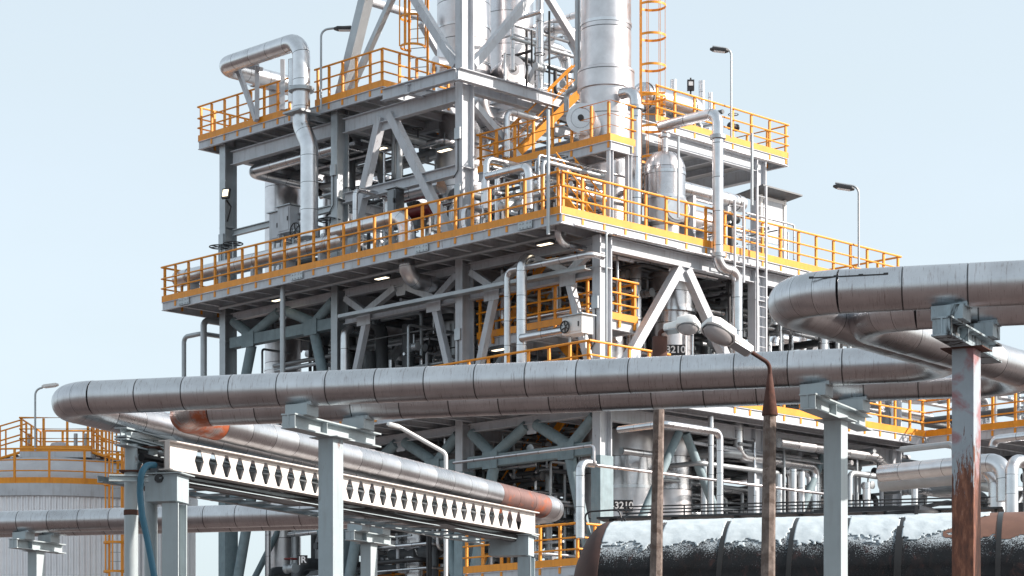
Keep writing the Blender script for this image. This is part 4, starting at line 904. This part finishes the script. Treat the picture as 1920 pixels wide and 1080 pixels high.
m = MB(); m.bar(wag(4.35, TR + .04), wag(5.1, TR + .2) + EP * .2, .05, .06); m.bar(wag(5.1, TR + .2) + EP * .2, wag(5.6, TR + .1) + EP * .2, .05, .06); m.bar(wag(4.7, TR - .3) - EP * .3, wag(4.7, TR + .1) - EP * .3, .05, .05); m.bar(wag(3.2, TR + .08) - EP * .12, wag(4.75, TR + .08) - EP * .3, .03, .06); part('step_frame', m, M['dark'], tw)
# snow: a thin ragged shell
from mathutils import noise as mno
m = MB(); na, ns_ = 78, 0
smax = 5.75; da = .0125; dsn = .018
idx = {}; rr = TR + .016
segs = [.16] + bands[:5] + [smax]
for s_i in range(int(.22 / dsn), int(smax / dsn)):
    s = s_i * dsn
    for a_i in range(-56, 92):
        a = a_i * da; nv = Vector((s * 1.3, a * 2.2, 0))
        nb = min(abs(s - b) for b in bands)
        lim = .80 + .08 * mno.noise(nv * 1.1) + .08 * mno.noise(nv * 4) + .05 * mno.noise(nv * 14)
        if s > 4.95: lim -= (s - 4.95) * .55 + .15 * mno.noise(nv * 2)
        ok = a < lim and a > -.62 + .1 * mno.noise(nv * 5)
        if ok and nb < .028 and a > .30 + .15 * mno.noise(nv * 3): ok = False
        right = [b - s for b in bands if b > s]
        if ok and right and a > .5 and min(right) < (a - .5) * (.35 + .45 * mno.noise(Vector((round(s / .95) * 3.1, a * 3, 7)))) + .05 * mno.noise(nv * 9): ok = False
        if not ok: continue
        f = []
        for ss, aa in ((s, a), (s + dsn, a), (s + dsn, a + da), (s, a + da)):
            key = (round(ss, 4), round(aa, 4))
            if key not in idx:
                h = rr + .008 * mno.noise(Vector((ss * 6, aa * 9, 3)))
                idx[key] = len(m.v); m.v.append(ta + EA * ss + EZ * (math.cos(aa) * h) - EP * (math.sin(aa) * h))
            f.append(idx[key])
        m.f.append(f); m.uv.append(None)
so = solo('snow', m, M['snow'], kind='stuff'); so['label'] = 'thin ragged layer of snow on the back of the tank wagon'; so['category'] = 'snow'
md = so.modifiers.new('thickness', 'SOLIDIFY'); md.thickness = .012; md.offset = -1
for k in (-.72, .72):
    m = MB(); m.bar(wag(-30, 0) + EP * k - EZ * (TZ - .09), wag(40, 0) + EP * k - EZ * (TZ - .09), .07, .14); solo('rail', m, M['rust'], 'nearer steel track rail under the tank wagon' if k < 0 else 'farther steel track rail under the tank wagon', 'rail')
# ------------------------------------------------------------------ concrete street lamps
def loft(sec, org, ax, up):
    ax = Vector(ax).normalized(); up = (Vector(up) - ax * Vector(up).dot(ax)).normalized(); sd_ = ax.cross(up); vs = []; n = 16
    for t, w, hi, lo in sec:
        for j in range(n):
            a = 2 * math.pi * j / n; c, s = math.cos(a), math.sin(a)
            x = math.copysign(abs(c) ** .32, c) * w; y = math.copysign(abs(s) ** .32, s); y = y * (hi if y > 0 else lo)
            vs.append(Vector(org) + ax * t + sd_ * x + up * y)
    m = len(sec); fs = [(i * n + j, i * n + (j + 1) % n, (i + 1) * n + (j + 1) % n, (i + 1) * n + j) for i in range(m - 1) for j in range(n)]
    return MB().add(vs, fs + [tuple(range(n))[::-1], tuple(range((m - 1) * n, m * n))])
def street_lamp(label, d, xb, xt, y_top, wb, wt):
    a = at(xb, 1080, d); b = at(xt, y_top, d); k = (b.x - a.x) / (b.z - a.z); a = Vector((a.x - k * a.z, d, 0))
    g = thing('street_lamp', label, 'street lamp', a, 'concrete street lamps')
    m = MB(); r0, r1 = wb / 2 * (1 + .0), wt / 2
    vs = []
    for p, r in ((a, r0 * 1.15), (b, r1)):
        for ang in range(8):
            f = 2 * math.pi * (ang + .5) / 8 + .35; vs.append(p + Vector((math.cos(f), math.sin(f), 0)) * r / math.cos(math.pi / 8) )
    m.add(vs, [(i, (i + 1) % 8, 8 + (i + 1) % 8, 8 + i) for i in range(8)] + [tuple(range(8))[::-1], tuple(range(8, 16))]); part('post', m, M['concrete'], g)
    return g, b
def lamp_head(g, org, ax, up, L, sc, roll=None):
    ax = Vector(ax).normalized()
    m = loft([(0, .02 * sc, .02 * sc, .02 * sc), (.01, .065 * sc, .055 * sc, .05 * sc), (L * .40, .075 * sc, .075 * sc, .055 * sc), (L * .46, .13 * sc, .10 * sc, .045 * sc), (L * .8, .145 * sc, .11 * sc, .045 * sc), (L * .95, .12 * sc, .085 * sc, .045 * sc), (L, .07 * sc, .04 * sc, .03 * sc)], org, ax, up)
    h = part('lamp_head', m, M['white'], g)
    upv = (Vector(up) - ax * Vector(up).dot(ax)).normalized(); sdv = ax.cross(upv)
    c = Vector(org) + ax * (L * .70) - upv * .035 * sc; m = MB(); vs = []; n, k = 20, 7
    for i in range(k + 1):
        f = math.pi / 2 * i / k
        for j in range(n):
            b_ = 2 * math.pi * j / n; vs.append(c + (ax * math.cos(b_) * L * .285 + sdv * math.sin(b_) * .128 * sc) * math.cos(f) * 1.0 - upv * (math.sin(f) * .10 * sc))
    m.add(vs, [(i * n + j, i * n + (j + 1) % n, (i + 1) * n + (j + 1) % n, (i + 1) * n + j) for i in range(k) for j in range(n)] + [tuple(range(n))])
    part('lamp_bowl', m, M['glass'], h)
    m = MB(); vs = []
    for rr_, dz in ((1.0, -.004), (1.06, -.004), (1.06, -.03), (1.0, -.03)):
        for j in range(n): b_ = 2 * math.pi * j / n; vs.append(c + (ax * math.cos(b_) * L * .285 + sdv * math.sin(b_) * .128 * sc) * rr_ + upv * (dz + .012))
    m.add(vs, [(i * n + j, i * n + (j + 1) % n, ((i + 1) % 4) * n + (j + 1) % n, ((i + 1) % 4) * n + j) for i in range(4) for j in range(n)]); part('gasket', m, M['machine'], h)
    m = MB(); m.box(Vector(org) + ax * L * .22 - upv * .058 * sc, L * .34, .12 * sc, .012, ax, ez=upv); part('gear_cover', m, M['galv'], h)
    m = MB(); m.tube([c - upv * .03 - ax * L * .18, c - upv * .03 + ax * L * .16], .03 * sc, n=10); part('bulb', m, M['letter'], h)
g, b = street_lamp('brown grey concrete lamp post with a thick rusty collar, left of the pair of lamps', 32.6, 1230, 1237, 668, .17, .135)
m = MB(); z1 = at(1236, 632, 32.6).z; m.tube([b - EZ * .03, Vector((b.x, b.y, z1))], .105, n=22); part('collar', m, M['rust'], g)
m = MB(); e = at(1253, 617, 32.6); m.tube([Vector((b.x, b.y, z1)), at(1236, 622, 32.6), e], .03, n=10, bend=.06); part('arm', m, M['rust'], g)
lamp_head(g, at(1246, 617, 32.6), at(1312, 607, 32.35) - at(1246, 617, 32.6), Vector((.05, .45, 1)), .52, 1.0)
g, b = street_lamp('concrete lamp post with a rusty cone cap and bent arm, in front of the pipelines', 28.6, 1440, 1443.5, 770, .165, .145)
m = MB(); z0, z1 = b.z - .06, at(1443, 702, 28.6).z; m.lathe([(.097, z0), (.10, z0 + .01), (.03, z1), (.02, z1 + .01)], (b.x, b.y, 0), n=24); part('cap', m, M['rust'], g)
m = MB(); m.tube([Vector((b.x, b.y, z1 - .02)), at(1443, 682, 28.6), at(1402, 656, 28.5)], .026, n=12, bend=.12); part('arm', m, M['rust'], g)
lamp_head(g, at(1408, 660, 28.5), at(1310, 600, 28.2) - at(1408, 660, 28.5), Vector((.55, .85, .8)), .72, 1.0)
# ------------------------------------------------------------------ storage tank at the left
TX, TY = at(112, 918, 82).x, 82.0; TRr = 4.75; TT = ZC + 480 / S * 79.5; TD = Vector((TX, TY, 0))
st = thing('storage_tank', 'pale corrugated storage tank with a low domed roof at the far left', 'storage tank', TD)
m = MB(); n = 640; vs = []
for z in (0, TT - .42):
    for j in range(n):
        a = 2 * math.pi * j / n; r = TRr - (.05 if (j // 2) % 2 else 0); vs.append(TD + Vector((math.cos(a) * r, math.sin(a) * r, z)))
m.add(vs, [(i, (i + 1) % n, n + (i + 1) % n, n + i) for i in range(n)] + [tuple(range(n))[::-1], tuple(range(n, 2 * n))]); part('corrugated_wall', m, M['corr'], st)
m = MB(); m.lathe([(TRr + .06, TT - .42), (TRr + .08, TT - .40), (TRr + .08, TT), (TRr + .0, TT + .01)], TD, n=96); part('rim', m, M['steel'], st)
m = MB(); m.lathe([(TRr - .3, TT - .02)] + [((TRr - .3) * math.cos(f), TT + 1.45 * math.sin(f)) for f in [i * math.pi / 24 for i in range(1, 12)]] + [(.05, TT + 1.45)], TD, n=72, sp=1.2); part('domed_roof', m, M['roof'], st)
rp = [TD + Vector((math.cos(f) * (TRr + .03), math.sin(f) * (TRr + .03), TT)) for f in [math.pi * (1 + i / 26) for i in range(-4, 27)]]
guardrail('orange guardrail round the rim of the domed storage tank', rp, -1, .9, group='orange guardrails on the storage tank', sp=1.45) if False else None
g = thing('guardrail', 'orange guardrail round the rim of the domed storage tank', 'guardrail', TD + Vector((0, -TRr, TT)), 'orange guardrails on the storage tank')
for hh, r_ in ((1.15, .03), (.78, .022), (.42, .022)):
    m = MB(); m.tube([p + EZ * hh for p in rp], r_, n=7); part('top_rail' if hh > 1 else 'mid_rail', m, M['yellow'], g)
m = MB()
for a, b in zip(rp[:-1], rp[1:]): m.bar(a + EZ * .1, b + EZ * .1, .012, .2)
part('toe_board', m, M['yellow'], g)
for i in range(0, len(rp), 2):
    d = rp[min(i + 1, len(rp) - 1)] - rp[max(i - 1, 0)]; inst('post', POST[(1.15, .2)], g, rp[i], math.atan2(d.y, d.x))
TPZ = at(112, 852, 80).z
m = MB(); m.prism([Vector((at(46, 0, 80).x, 80 - .8, TPZ)), Vector((at(178, 0, 80).x, 80 - .8, TPZ)), Vector((at(178, 0, 80).x, 82.6, TPZ)), Vector((at(46, 0, 80).x, 82.6, TPZ))], (0, 0, -.2)); pf = solo('platform', m, M['steel'], 'small square platform on top of the domed storage tank', 'platform')
xa, xb = at(46, 0, 80).x, at(178, 0, 80).x
guardrail('orange guardrail round the square platform on the storage tank roof', [(xa, 82.6, TPZ), (xa, 79.2, TPZ), (xb, 79.2, TPZ), (xb, 82.6, TPZ)], -1, .8, group='orange guardrails on the storage tank')
guardrail('orange guardrail along the back of the storage tank roof platform', [(xa + .1, 82.5, TPZ), (xb - .1, 82.5, TPZ)], 1, .8, group='orange guardrails on the storage tank', toe=False)
for s, lab in ((-1, 'orange sloping handrails of the steps left of the tank roof platform'), (1, 'orange sloping handrails of the steps right of the tank roof platform')):
    g = thing('roof_steps', lab, 'steps', (xa if s < 0 else xb, 79.4, TPZ), 'orange steps on the storage tank roof'); x0 = xa if s < 0 else xb
    for yy in (79.4, 80.3):
        for hh in (1.1, .6, 0):
            m = MB(); m.tube([(x0, yy, TPZ + hh), (x0 + s * 3.4, yy - .2, TT + .25 + hh)], .028 if hh else .05, n=6); part('handrail' if hh else 'stringer', m, M['yellow'], g)
        m = MB()
        for k in range(5): m.box((x0 + s * .7 * k, yy - .04 * k, TPZ + (TT + .25 - TPZ) * .7 * k / 3.4 + .55), .05, .05, 1.1)
        part('post', m, M['yellow'], g)
    m = MB()
    for k in range(14): m.box((x0 + s * .25 * k, 79.8, TPZ + (TT + .25 - TPZ) * .25 * k / 3.4), .2, .85, .03)
    part('tread', m, M['galv'], g)
g = thing('roof_hatch', 'pale hatch and vent pipes on top of the storage tank', 'hatch', (TX, 81, TPZ))
m = MB(); m.lathe([(.4, TPZ - .0), (.4, TPZ + .3), (.3, TPZ + .5), (.05, TPZ + .55)], (TX + .2, 81, 0), n=24); part('lid', m, M['roof'], g)
for dx in (-.9, .75, 1.1): m = MB(); m.tube([(TX + dx, 81, TPZ), (TX + dx, 81, TPZ + .85)], .07, n=10); part('vent_pipe', m, M['galv'], g)
tl = at(217, 860, 76)
caged_ladder('orange caged ladder beside the storage tank, behind the round columns', (tl.y + tl.x) * SQ, (tl.y - tl.x) * SQ, 0, at(217, 802, 76).z, 7.0, (1, 0, 0), (0, -1, 0), .34, .42)
# ------------------------------------------------------------------ floodlight poles
def floodlight(label, base, y_top, x_arm, arm_py, x0, x1, yl, mat='dark', tilt=0, group='floodlight poles'):
    base = Vector(base); d = base.y; top = at(0, y_top, d).z; g = thing('floodlight_pole', label, 'floodlight', base, group)
    px_ = 960 + base.x / d * S; a = at(x_arm, arm_py, d)
    m = MB(); m.tube([base, Vector((base.x, base.y, top)), a], .035, n=10, bend=.25); part('pole', m, M['galv'], g)
    c0, c1 = at(x0, yl, d), at(x1, yl + tilt, d); ax = (c1 - c0)
    m = loft([(0, .03, .03, .03), (ax.length * .15, .12, .06, .05), (ax.length * .85, .14, .06, .05), (ax.length, .05, .03, .03)], c0, ax, EZ); h = part('lamp_head', m, M[mat], g)
    m = MB(); c = (c0 + c1) / 2 - EZ * .056; m.box(c, ax.length * .6, .2, .012, ax.normalized()); part('lens', m, M['letter'], h)
floodlight('floodlight pole rising from the upper left guardrail, arm to the right', onu(602, 206, 47.55), 56, 658, 49, 672, 626, 54)
floodlight('floodlight pole on the upper right platform guardrail, arm to the left', onv(1371, 258, 49.8), 92, 1336, 87, 1331, 1366, 92, tilt=4)
floodlight('floodlight pole near the far right end of the middle platform, arm to the left', onv(1610, 500, 44.15), 350, 1566, 343, 1562, 1602, 349, tilt=6)
floodlight('pale lamp pole beside the storage tank roof platform, arm to the right', at(66, 845, 79), 729, 80, 727, 78, 110, 725, 'white', -4)
g = thing('floodlight', 'small lit floodlight clamped to the leftmost upper column', 'floodlight', onu(426, 376, 48.0))
p0 = onu(424, 363, 47.7); m = MB(); m.box(p0, .28, .09, .36, Vector((.9, -.44, 0)).normalized(), ez=Vector((0.1, .3, .95)).normalized()); h = part('lamp_head', m, M['dark'], g)
m = MB(); m.box(p0 + Vector((-.02, -.066, .01)), .2, .012, .24, Vector((.9, -.44, 0)).normalized(), ez=Vector((0.1, .3, .95)).normalized()); part('lens', m, M['lit'], h)
m = MB(); m.tube([p0 - EZ * .2, p0 - EZ * .4 + EU * .2, onu(426, 415, 48.0)], .03, n=8); part('bracket', m, M['dark'], g)
g = thing('street_lamp', 'white swan-neck lamp leaning left over the diagonal pipe', 'street lamp', Vector((at(836, 0, 50).x, 50, 0)))
m = MB(); m.tube([Vector((at(836, 0, 50).x, 50, 0)), at(836, 850, 50), at(744, 798, 50)], .045, n=12, bend=.15); part('pole', m, M['white'], g)
m = loft([(0, .03, .03, .03), (.06, .07, .05, .04), (.26, .08, .05, .05), (.32, .03, .03, .03)], at(752, 802, 50), at(734, 797, 50) - at(752, 802, 50), EZ); part('lamp_head', m, M['white'], g)
for lab, x, y, u in (('lamp hanging under the middle platform, nearest the fat hooked pipe', 716, 520, 47.4), ('lamp hanging under the middle platform at the left, beside the plain pole', 522, 561, 47.6), ('lamp under the middle platform close to its front corner', 1022, 456, 47.5), ('lamp hanging below the recessed landing', 936, 654, 48.6), ('lamp under the upper platform left of the chevron brace', 718, 276, 50.0), ('lamp under the upper platform close to the corner column', 834, 280, 48.8)):
    p0 = onu(x, y, u); g = thing('hanging_lamp', lab, 'lamp', p0, 'hanging lamps under the platforms')
    m = loft([(0, .04, .04, .03), (.05, .12, .07, .03), (.6, .12, .07, .03), (.66, .04, .04, .03)], p0 - EV * .33, EV, EZ); part('housing', m, M['machine'], g)
    m = MB(); m.box(p0 - EZ * .036, .5, .16, .012, EV); part('lens', m, M['lit'], g)
    m = MB(); m.tube([p0, p0 + EZ * .5], .015, n=6); part('hanger', m, M['machine'], g)
# ------------------------------------------------------------------ signs
def lettering(text, org, xd, h, parent, name='lettering'):
    cu = bpy.data.curves.new('txt', 'FONT'); cu.body = text; cu.size = h * 1.4; cu.align_x = 'CENTER'; cu.align_y = 'CENTER'; cu.extrude = .004; cu.offset = h * .025
    o = bpy.data.objects.new('txt', cu); COL.objects.link(o); dg = bpy.context.evaluated_depsgraph_get(); dg.update()
    me = bpy.data.meshes.new_from_object(o.evaluated_get(dg)); bpy.data.objects.remove(o)
    xd = Vector(xd).normalized(); nn = xd.cross(EZ)
    for v in me.vertices: v.co = Vector(org) - OFF[parent.name] + xd * v.co.x + EZ * v.co.y + nn * v.co.z
    me.materials.clear(); me.materials.append(M['letter']); r = bpy.data.objects.new(name, me); COL.objects.link(r); r.parent = parent; return r
def sign(label, text, c, w, h, xd=(1, 0, 0), th=None):
    c = Vector(c); xd = Vector(xd).normalized(); g = thing('sign', label, 'sign', c, 'black number signs'); m = MB(); m.box(c, w, .02, h, xd); part('panel', m, M['signblack'], g)
    lettering(text, c - EZ.cross(xd) * .012, xd, th or h * .62, g)
sign('black sign with white number on the thick vessel, just right of the rusty collar', '-3210', at(1264, 656, 69.2), .66, .31, th=.21)
sign('black sign with white number low on the vessel beside the teal column', '-3210', at(1167, 948, 68.3), .62, .33, th=.2)
hv = at(783, 1060, 73); vessel('slim vessel low behind the small rack column, carrying a lettered sign', (hv.y + hv.x) * SQ, (hv.y - hv.x) * SQ, [(.42, 0), (.42, 8.2), (.3, 8.35)], [(7.2, .44)], sp=.8)
sign('black sign lettered V-3 on the slim vessel near the bottom edge', 'V-3', at(789, 1036, 72.4), .46, .28, th=.19)
sign('black sign with a white letter R near the bottom, left of the streaked column', '|R', at(567, 1050, 68), .30, .28, th=.19)
# ------------------------------------------------------------------ valves, cabinets and small plant
def gate_valve(label, p, r, wheel='dark', stem=.35, tiltx=None, d=EV, group='valves with handwheels'):
    p = Vector(p); g = thing('gate_valve', label, 'valve', p - EZ * stem, group); up = Vector(tiltx) if tiltx else EZ
    b = p - up * stem
    m = MB(); m.lathe([(.09, -.24), (.17, -.23), (.17, -.18), (.1, -.12), (.14, 0), (.1, .12), (.17, .18), (.17, .23), (.09, .24)], b, d, n=18); part('body', m, M['galv'], g)
    m = MB(); m.tube([b, p + up * .05], .035, n=10); part('stem', m, M['galv'], g)
    m = MB(); m.ring(p, r, .022, axis=up, n=28, m=6); e = up.orthogonal().normalized()
    for k in range(3):
        f = Matrix.Rotation(math.pi * k / 3, 3, up) @ e; m.bar(p - f * r, p + f * r, .03, .025)
    part('handwheel', m, M[wheel], g)
for lab, x, y, u, r, st_ in (('black handwheel valve at the far left over the guardrail, lower of two', 411, 463, 47.3, .32, .75), ('black handwheel valve at the far left, in front of the leftmost column', 437, 457, 47.6, .32, .75), ('black handwheel valve right of the thick slanted pipe', 617, 413, 48.0, .36, .7), ('small handwheel valve behind the guardrail right of the corner column', 951, 366, 47.4, .16, .3), ('small handwheel valve further right behind the longest guardrail', 976, 364, 47.6, .15, .3)):
    gate_valve(lab, onu(x, y, u), r, stem=st_)
gate_valve('upright black handwheel facing the viewer left of the thick slanted pipe', onu(553, 432, 47.6), .24, tiltx=-EU, stem=.3, d=EZ)
gate_valve('teal handwheel on the boxed valve below the recessed landing', onu(1059, 613, 46.7), .16, tiltx=-EU, stem=.25, d=EV)
gate_valve('black handwheel on the deck edge right of the dropping silver pipe', onv(1322, 536, 47), .17, tiltx=-EV, stem=.3, d=EU)
gate_valve('red handwheel valve near the bottom, left of the rusty streaked column', onu(546, 1048, 47.5), .22, 'red', .3)
def cabinet(label, p, w, d, h, mat='steel', group='grey cabinets'):
    p = Vector(p); g = thing('cabinet', label, 'cabinet', p, group); m = MB(); m.box(p + EZ * h / 2, d, w, h, EU); part('housing', m, M[mat], g)
    m = MB(); m.box(p + EZ * h / 2 - EU * (d / 2 + .012), .02, w - .1, h - .12, EU); dd = part('door', m, M[mat], g); m = MB(); m.box(p + EZ * h * .5 - EU * (d / 2 + .035) - EV * (w * .36), .025, .03, .14, EU); part('handle', m, M['dark'], dd)
    m = MB(); m.box(p + EZ * (h + .02), d + .14, w + .14, .03, EU); part('hood', m, M['galv'], g)
    z = ZM if p.z > ZM else p.z - .4
    for k in (-.4, .4): m = MB(); m.bar(Vector((p.x, p.y, z)) + EV * k * w, p + EV * k * w, .05, .05, EU); part('leg', m, M['galv'], g)
cabinet('grey cabinet behind the longest guardrail, left one of the pair', onu(522, 452, 48.2), .5, .35, .9)
cabinet('grey cabinet behind the longest guardrail beside the thick slanted pipe', onu(541, 438, 48.0), .62, .4, .85)
cabinet('tall pale box on posts behind the middle of the longest guardrail', onu(742, 402, 47.7), .36, .36, .75, 'cladpipe')
cabinet('pale valve box below the recessed landing', onu(1083, 628, 47.0), .75, .45, .5, 'white')
g = thing('motor', 'red painted pump motor behind the guardrail near the corner column', 'motor', onu(785, 416, 49))
p0 = onu(775, 398, 49.0); m = MB(); m.lathe([(.1, -.9), (.2, -.86), (.2, .4), (.14, .45), (.14, .9), (.05, .92)], p0, EV, n=22); part('casing', m, M['red'], g)
m = MB(); m.box(p0 - EZ * .4, .5, .9, .2, EU); part('base', m, M['machine'], g)
# instrument shelter at the right
p0 = onv(1443, 462, 46.6); g = thing('instrument_shelter', 'pale instrument shelter with a thin dark roof on the middle platform at the right', 'shelter', Vector((p0.x, p0.y, ZM)))
zt = onv(1443, 366, 46.6).z
m = MB(); a = Vector((p0.x, p0.y, zt)); m.box(a - EZ * .0, 2.0, 1.1, .05, EU, ez=(EZ + EV * .12).normalized()); part('roof', m, M['machine'], g)
m = MB(); m.box(p0 + EU * .15 + EZ * (zt - p0.z) * .48, .95, .05, (zt - p0.z) * .82, EU); part('panel', m, M['steel'], g)
m = MB()
for k in (-.45, .75): m.bar(Vector((p0.x, p0.y, ZM)) + EU * k, a + EU * k - EZ * .05, .1, .1, EU)
m.bar(p0 + EU * -.4, p0 + EU * .7, .08, .08); m.bar(a + EU * -.4 - EZ * .14, a + EU * .7 - EZ * .14, .08, .1); part('frame', m, M['white'], g)
p0 = onv(1369, 470, 45.6); p0.z = ZM
for lab, dx in (('black gas cylinder standing beside the dropping silver pipe', 0), ('grey gas cylinder next to the black one on the middle platform', -.32)):
    g = thing('gas_cylinder', lab, 'gas cylinder', p0 + EU * dx, 'gas cylinders'); m = MB(); m.lathe([(.12, 0), (.13, .02), (.13, 1.35), (.1, 1.47), (.05, 1.53), (.035, 1.6)], p0 + EU * dx, n=20); part('body', m, M['dark' if dx == 0 else 'galv'], g)
    m = MB(); m.box(p0 + EU * dx + EZ * 1.64, .1, .06, .08); part('valve', m, M['copper'], g)
def plain_ladder(label, p, h, w=.42, group='grey ladders'):
    p = Vector(p); g = thing('ladder', label, 'ladder', p, group)
    for s in (-1, 1): m = MB(); m.bar(p + EU * (s * w / 2), p + EU * (s * w / 2) + EZ * h, .06, .05, EU); part('stringer', m, M['steel'], g)
    q = MB(); q.tube([-EU * (w / 2), EU * (w / 2)], .014, n=6); me = mesh_of(q, 'rung', M['steel'], Vector())
    for i in range(int(h / .3)): inst('rung', me, g, p + EZ * (.15 + .3 * i))
plain_ladder('grey ladder standing across the right guardrail beside the dropping pipe', onv(1386, 528, 44.0), 2.4)
plain_ladder('taller grey ladder further right, hanging below the middle platform', onv(1428, 660, 43.9), 5.0)
# cable tray and conduits on the left face
g = thing('cable_tray', 'grey cable tray running along the beam below the middle platform', 'cable tray', onu(650, 600, 47.9)); p0, p1 = onu(646, 598, 47.85), None; p1 = along(p0, EV, 1110)
for k in (0, .28): m = MB(); m.bar(p0 - EU * k + EZ * .05, p1 - EU * k + EZ * .05, .015, .1); part('tray_side', m, M['galv'], g)
m = MB(); m.bar(p0 - EU * .14, p1 - EU * .14, .27, .012); part('tray_bed', m, M['galv'], g)
for k in range(4): m = MB(); m.tube([p0 - EU * (.05 + .06 * k) + EZ * .03, p1 - EU * (.05 + .06 * k) + EZ * .03], .02, n=6); part('cable', m, M['dark'], g)
p0 = onu(412, 578, 47.2); P = Path(p0).v(1060); pipe('thin grey conduit running under the left edge of the middle platform', P, .055, n=8, mat='galv')
P = Path(onv(1160, 452, 44.15)); P = Path(W(46.5, 44.1, ZM - .32)).u(1500); pipe('thin pale conduit along the right edge of the middle platform', P, .045, n=8, mat='cladpipe')
P = Path(W(57, 49.8, ZU - .36)).u(1474); pipe('thin pale conduit along the edge of the upper right platform', P, .045, n=8, mat='cladpipe')
P = Path(onu(1028, 440, 46.1)).z(206); pipe('slender galvanised post rising in front of the stairs at the raised landing', P, .05, n=8, mat='galv')
P = Path(onv(1272, 408, 43.95)).z(256); pipe('slender grey rod standing before the domed vessel', P, .04, n=8, mat='galv')
P = Path(onv(1137, 640, 44.05)).z(436).u(1148); pipe('thin conduit running up the front right column below the middle platform', P, .035, n=8, mat='galv')
P = Path(onv(1410, 385, 46)).z(250); pipe('slender grey post under the upper right platform', P, .05, n=8, mat='galv')
p0 = onv(1307, 148, 52.5); g = thing('beacon', 'small dark signal lamp on a pole above the upper right platform', 'signal lamp', onv(1295, 200, 52.5)); m = MB(); m.tube([onv(1295, 240, 52.5), onv(1295, 146, 52.5)], .03, n=8); part('pole', m, M['dark'], g); m = MB(); m.box(onv(1295, 160, 52.5), .24, .16, .36); hh = part('housing', m, M['dark'], g); m = MB(); m.box(onv(1295, 158, 52.5) - Vector((0, .09, 0)), .15, .012, .14); part('lens', m, M['letter'], hh)
for lab, x, y, hh, r in (('white capped vent behind the upper right guardrail', 1316, 190, 38, .11), ('short white vent pipe left of the signal lamp', 1263, 190, 40, .12), ('dark capped fitting right of the white vent on the upper right platform', 1332, 200, 26, .08)):
    P = Path(onv(x, y + 30, 52)).z(y - hh); pipe(lab, P, r, n=12, mat='clad' if 'white' in lab else 'machine', name='vent_pipe', cat='vent')
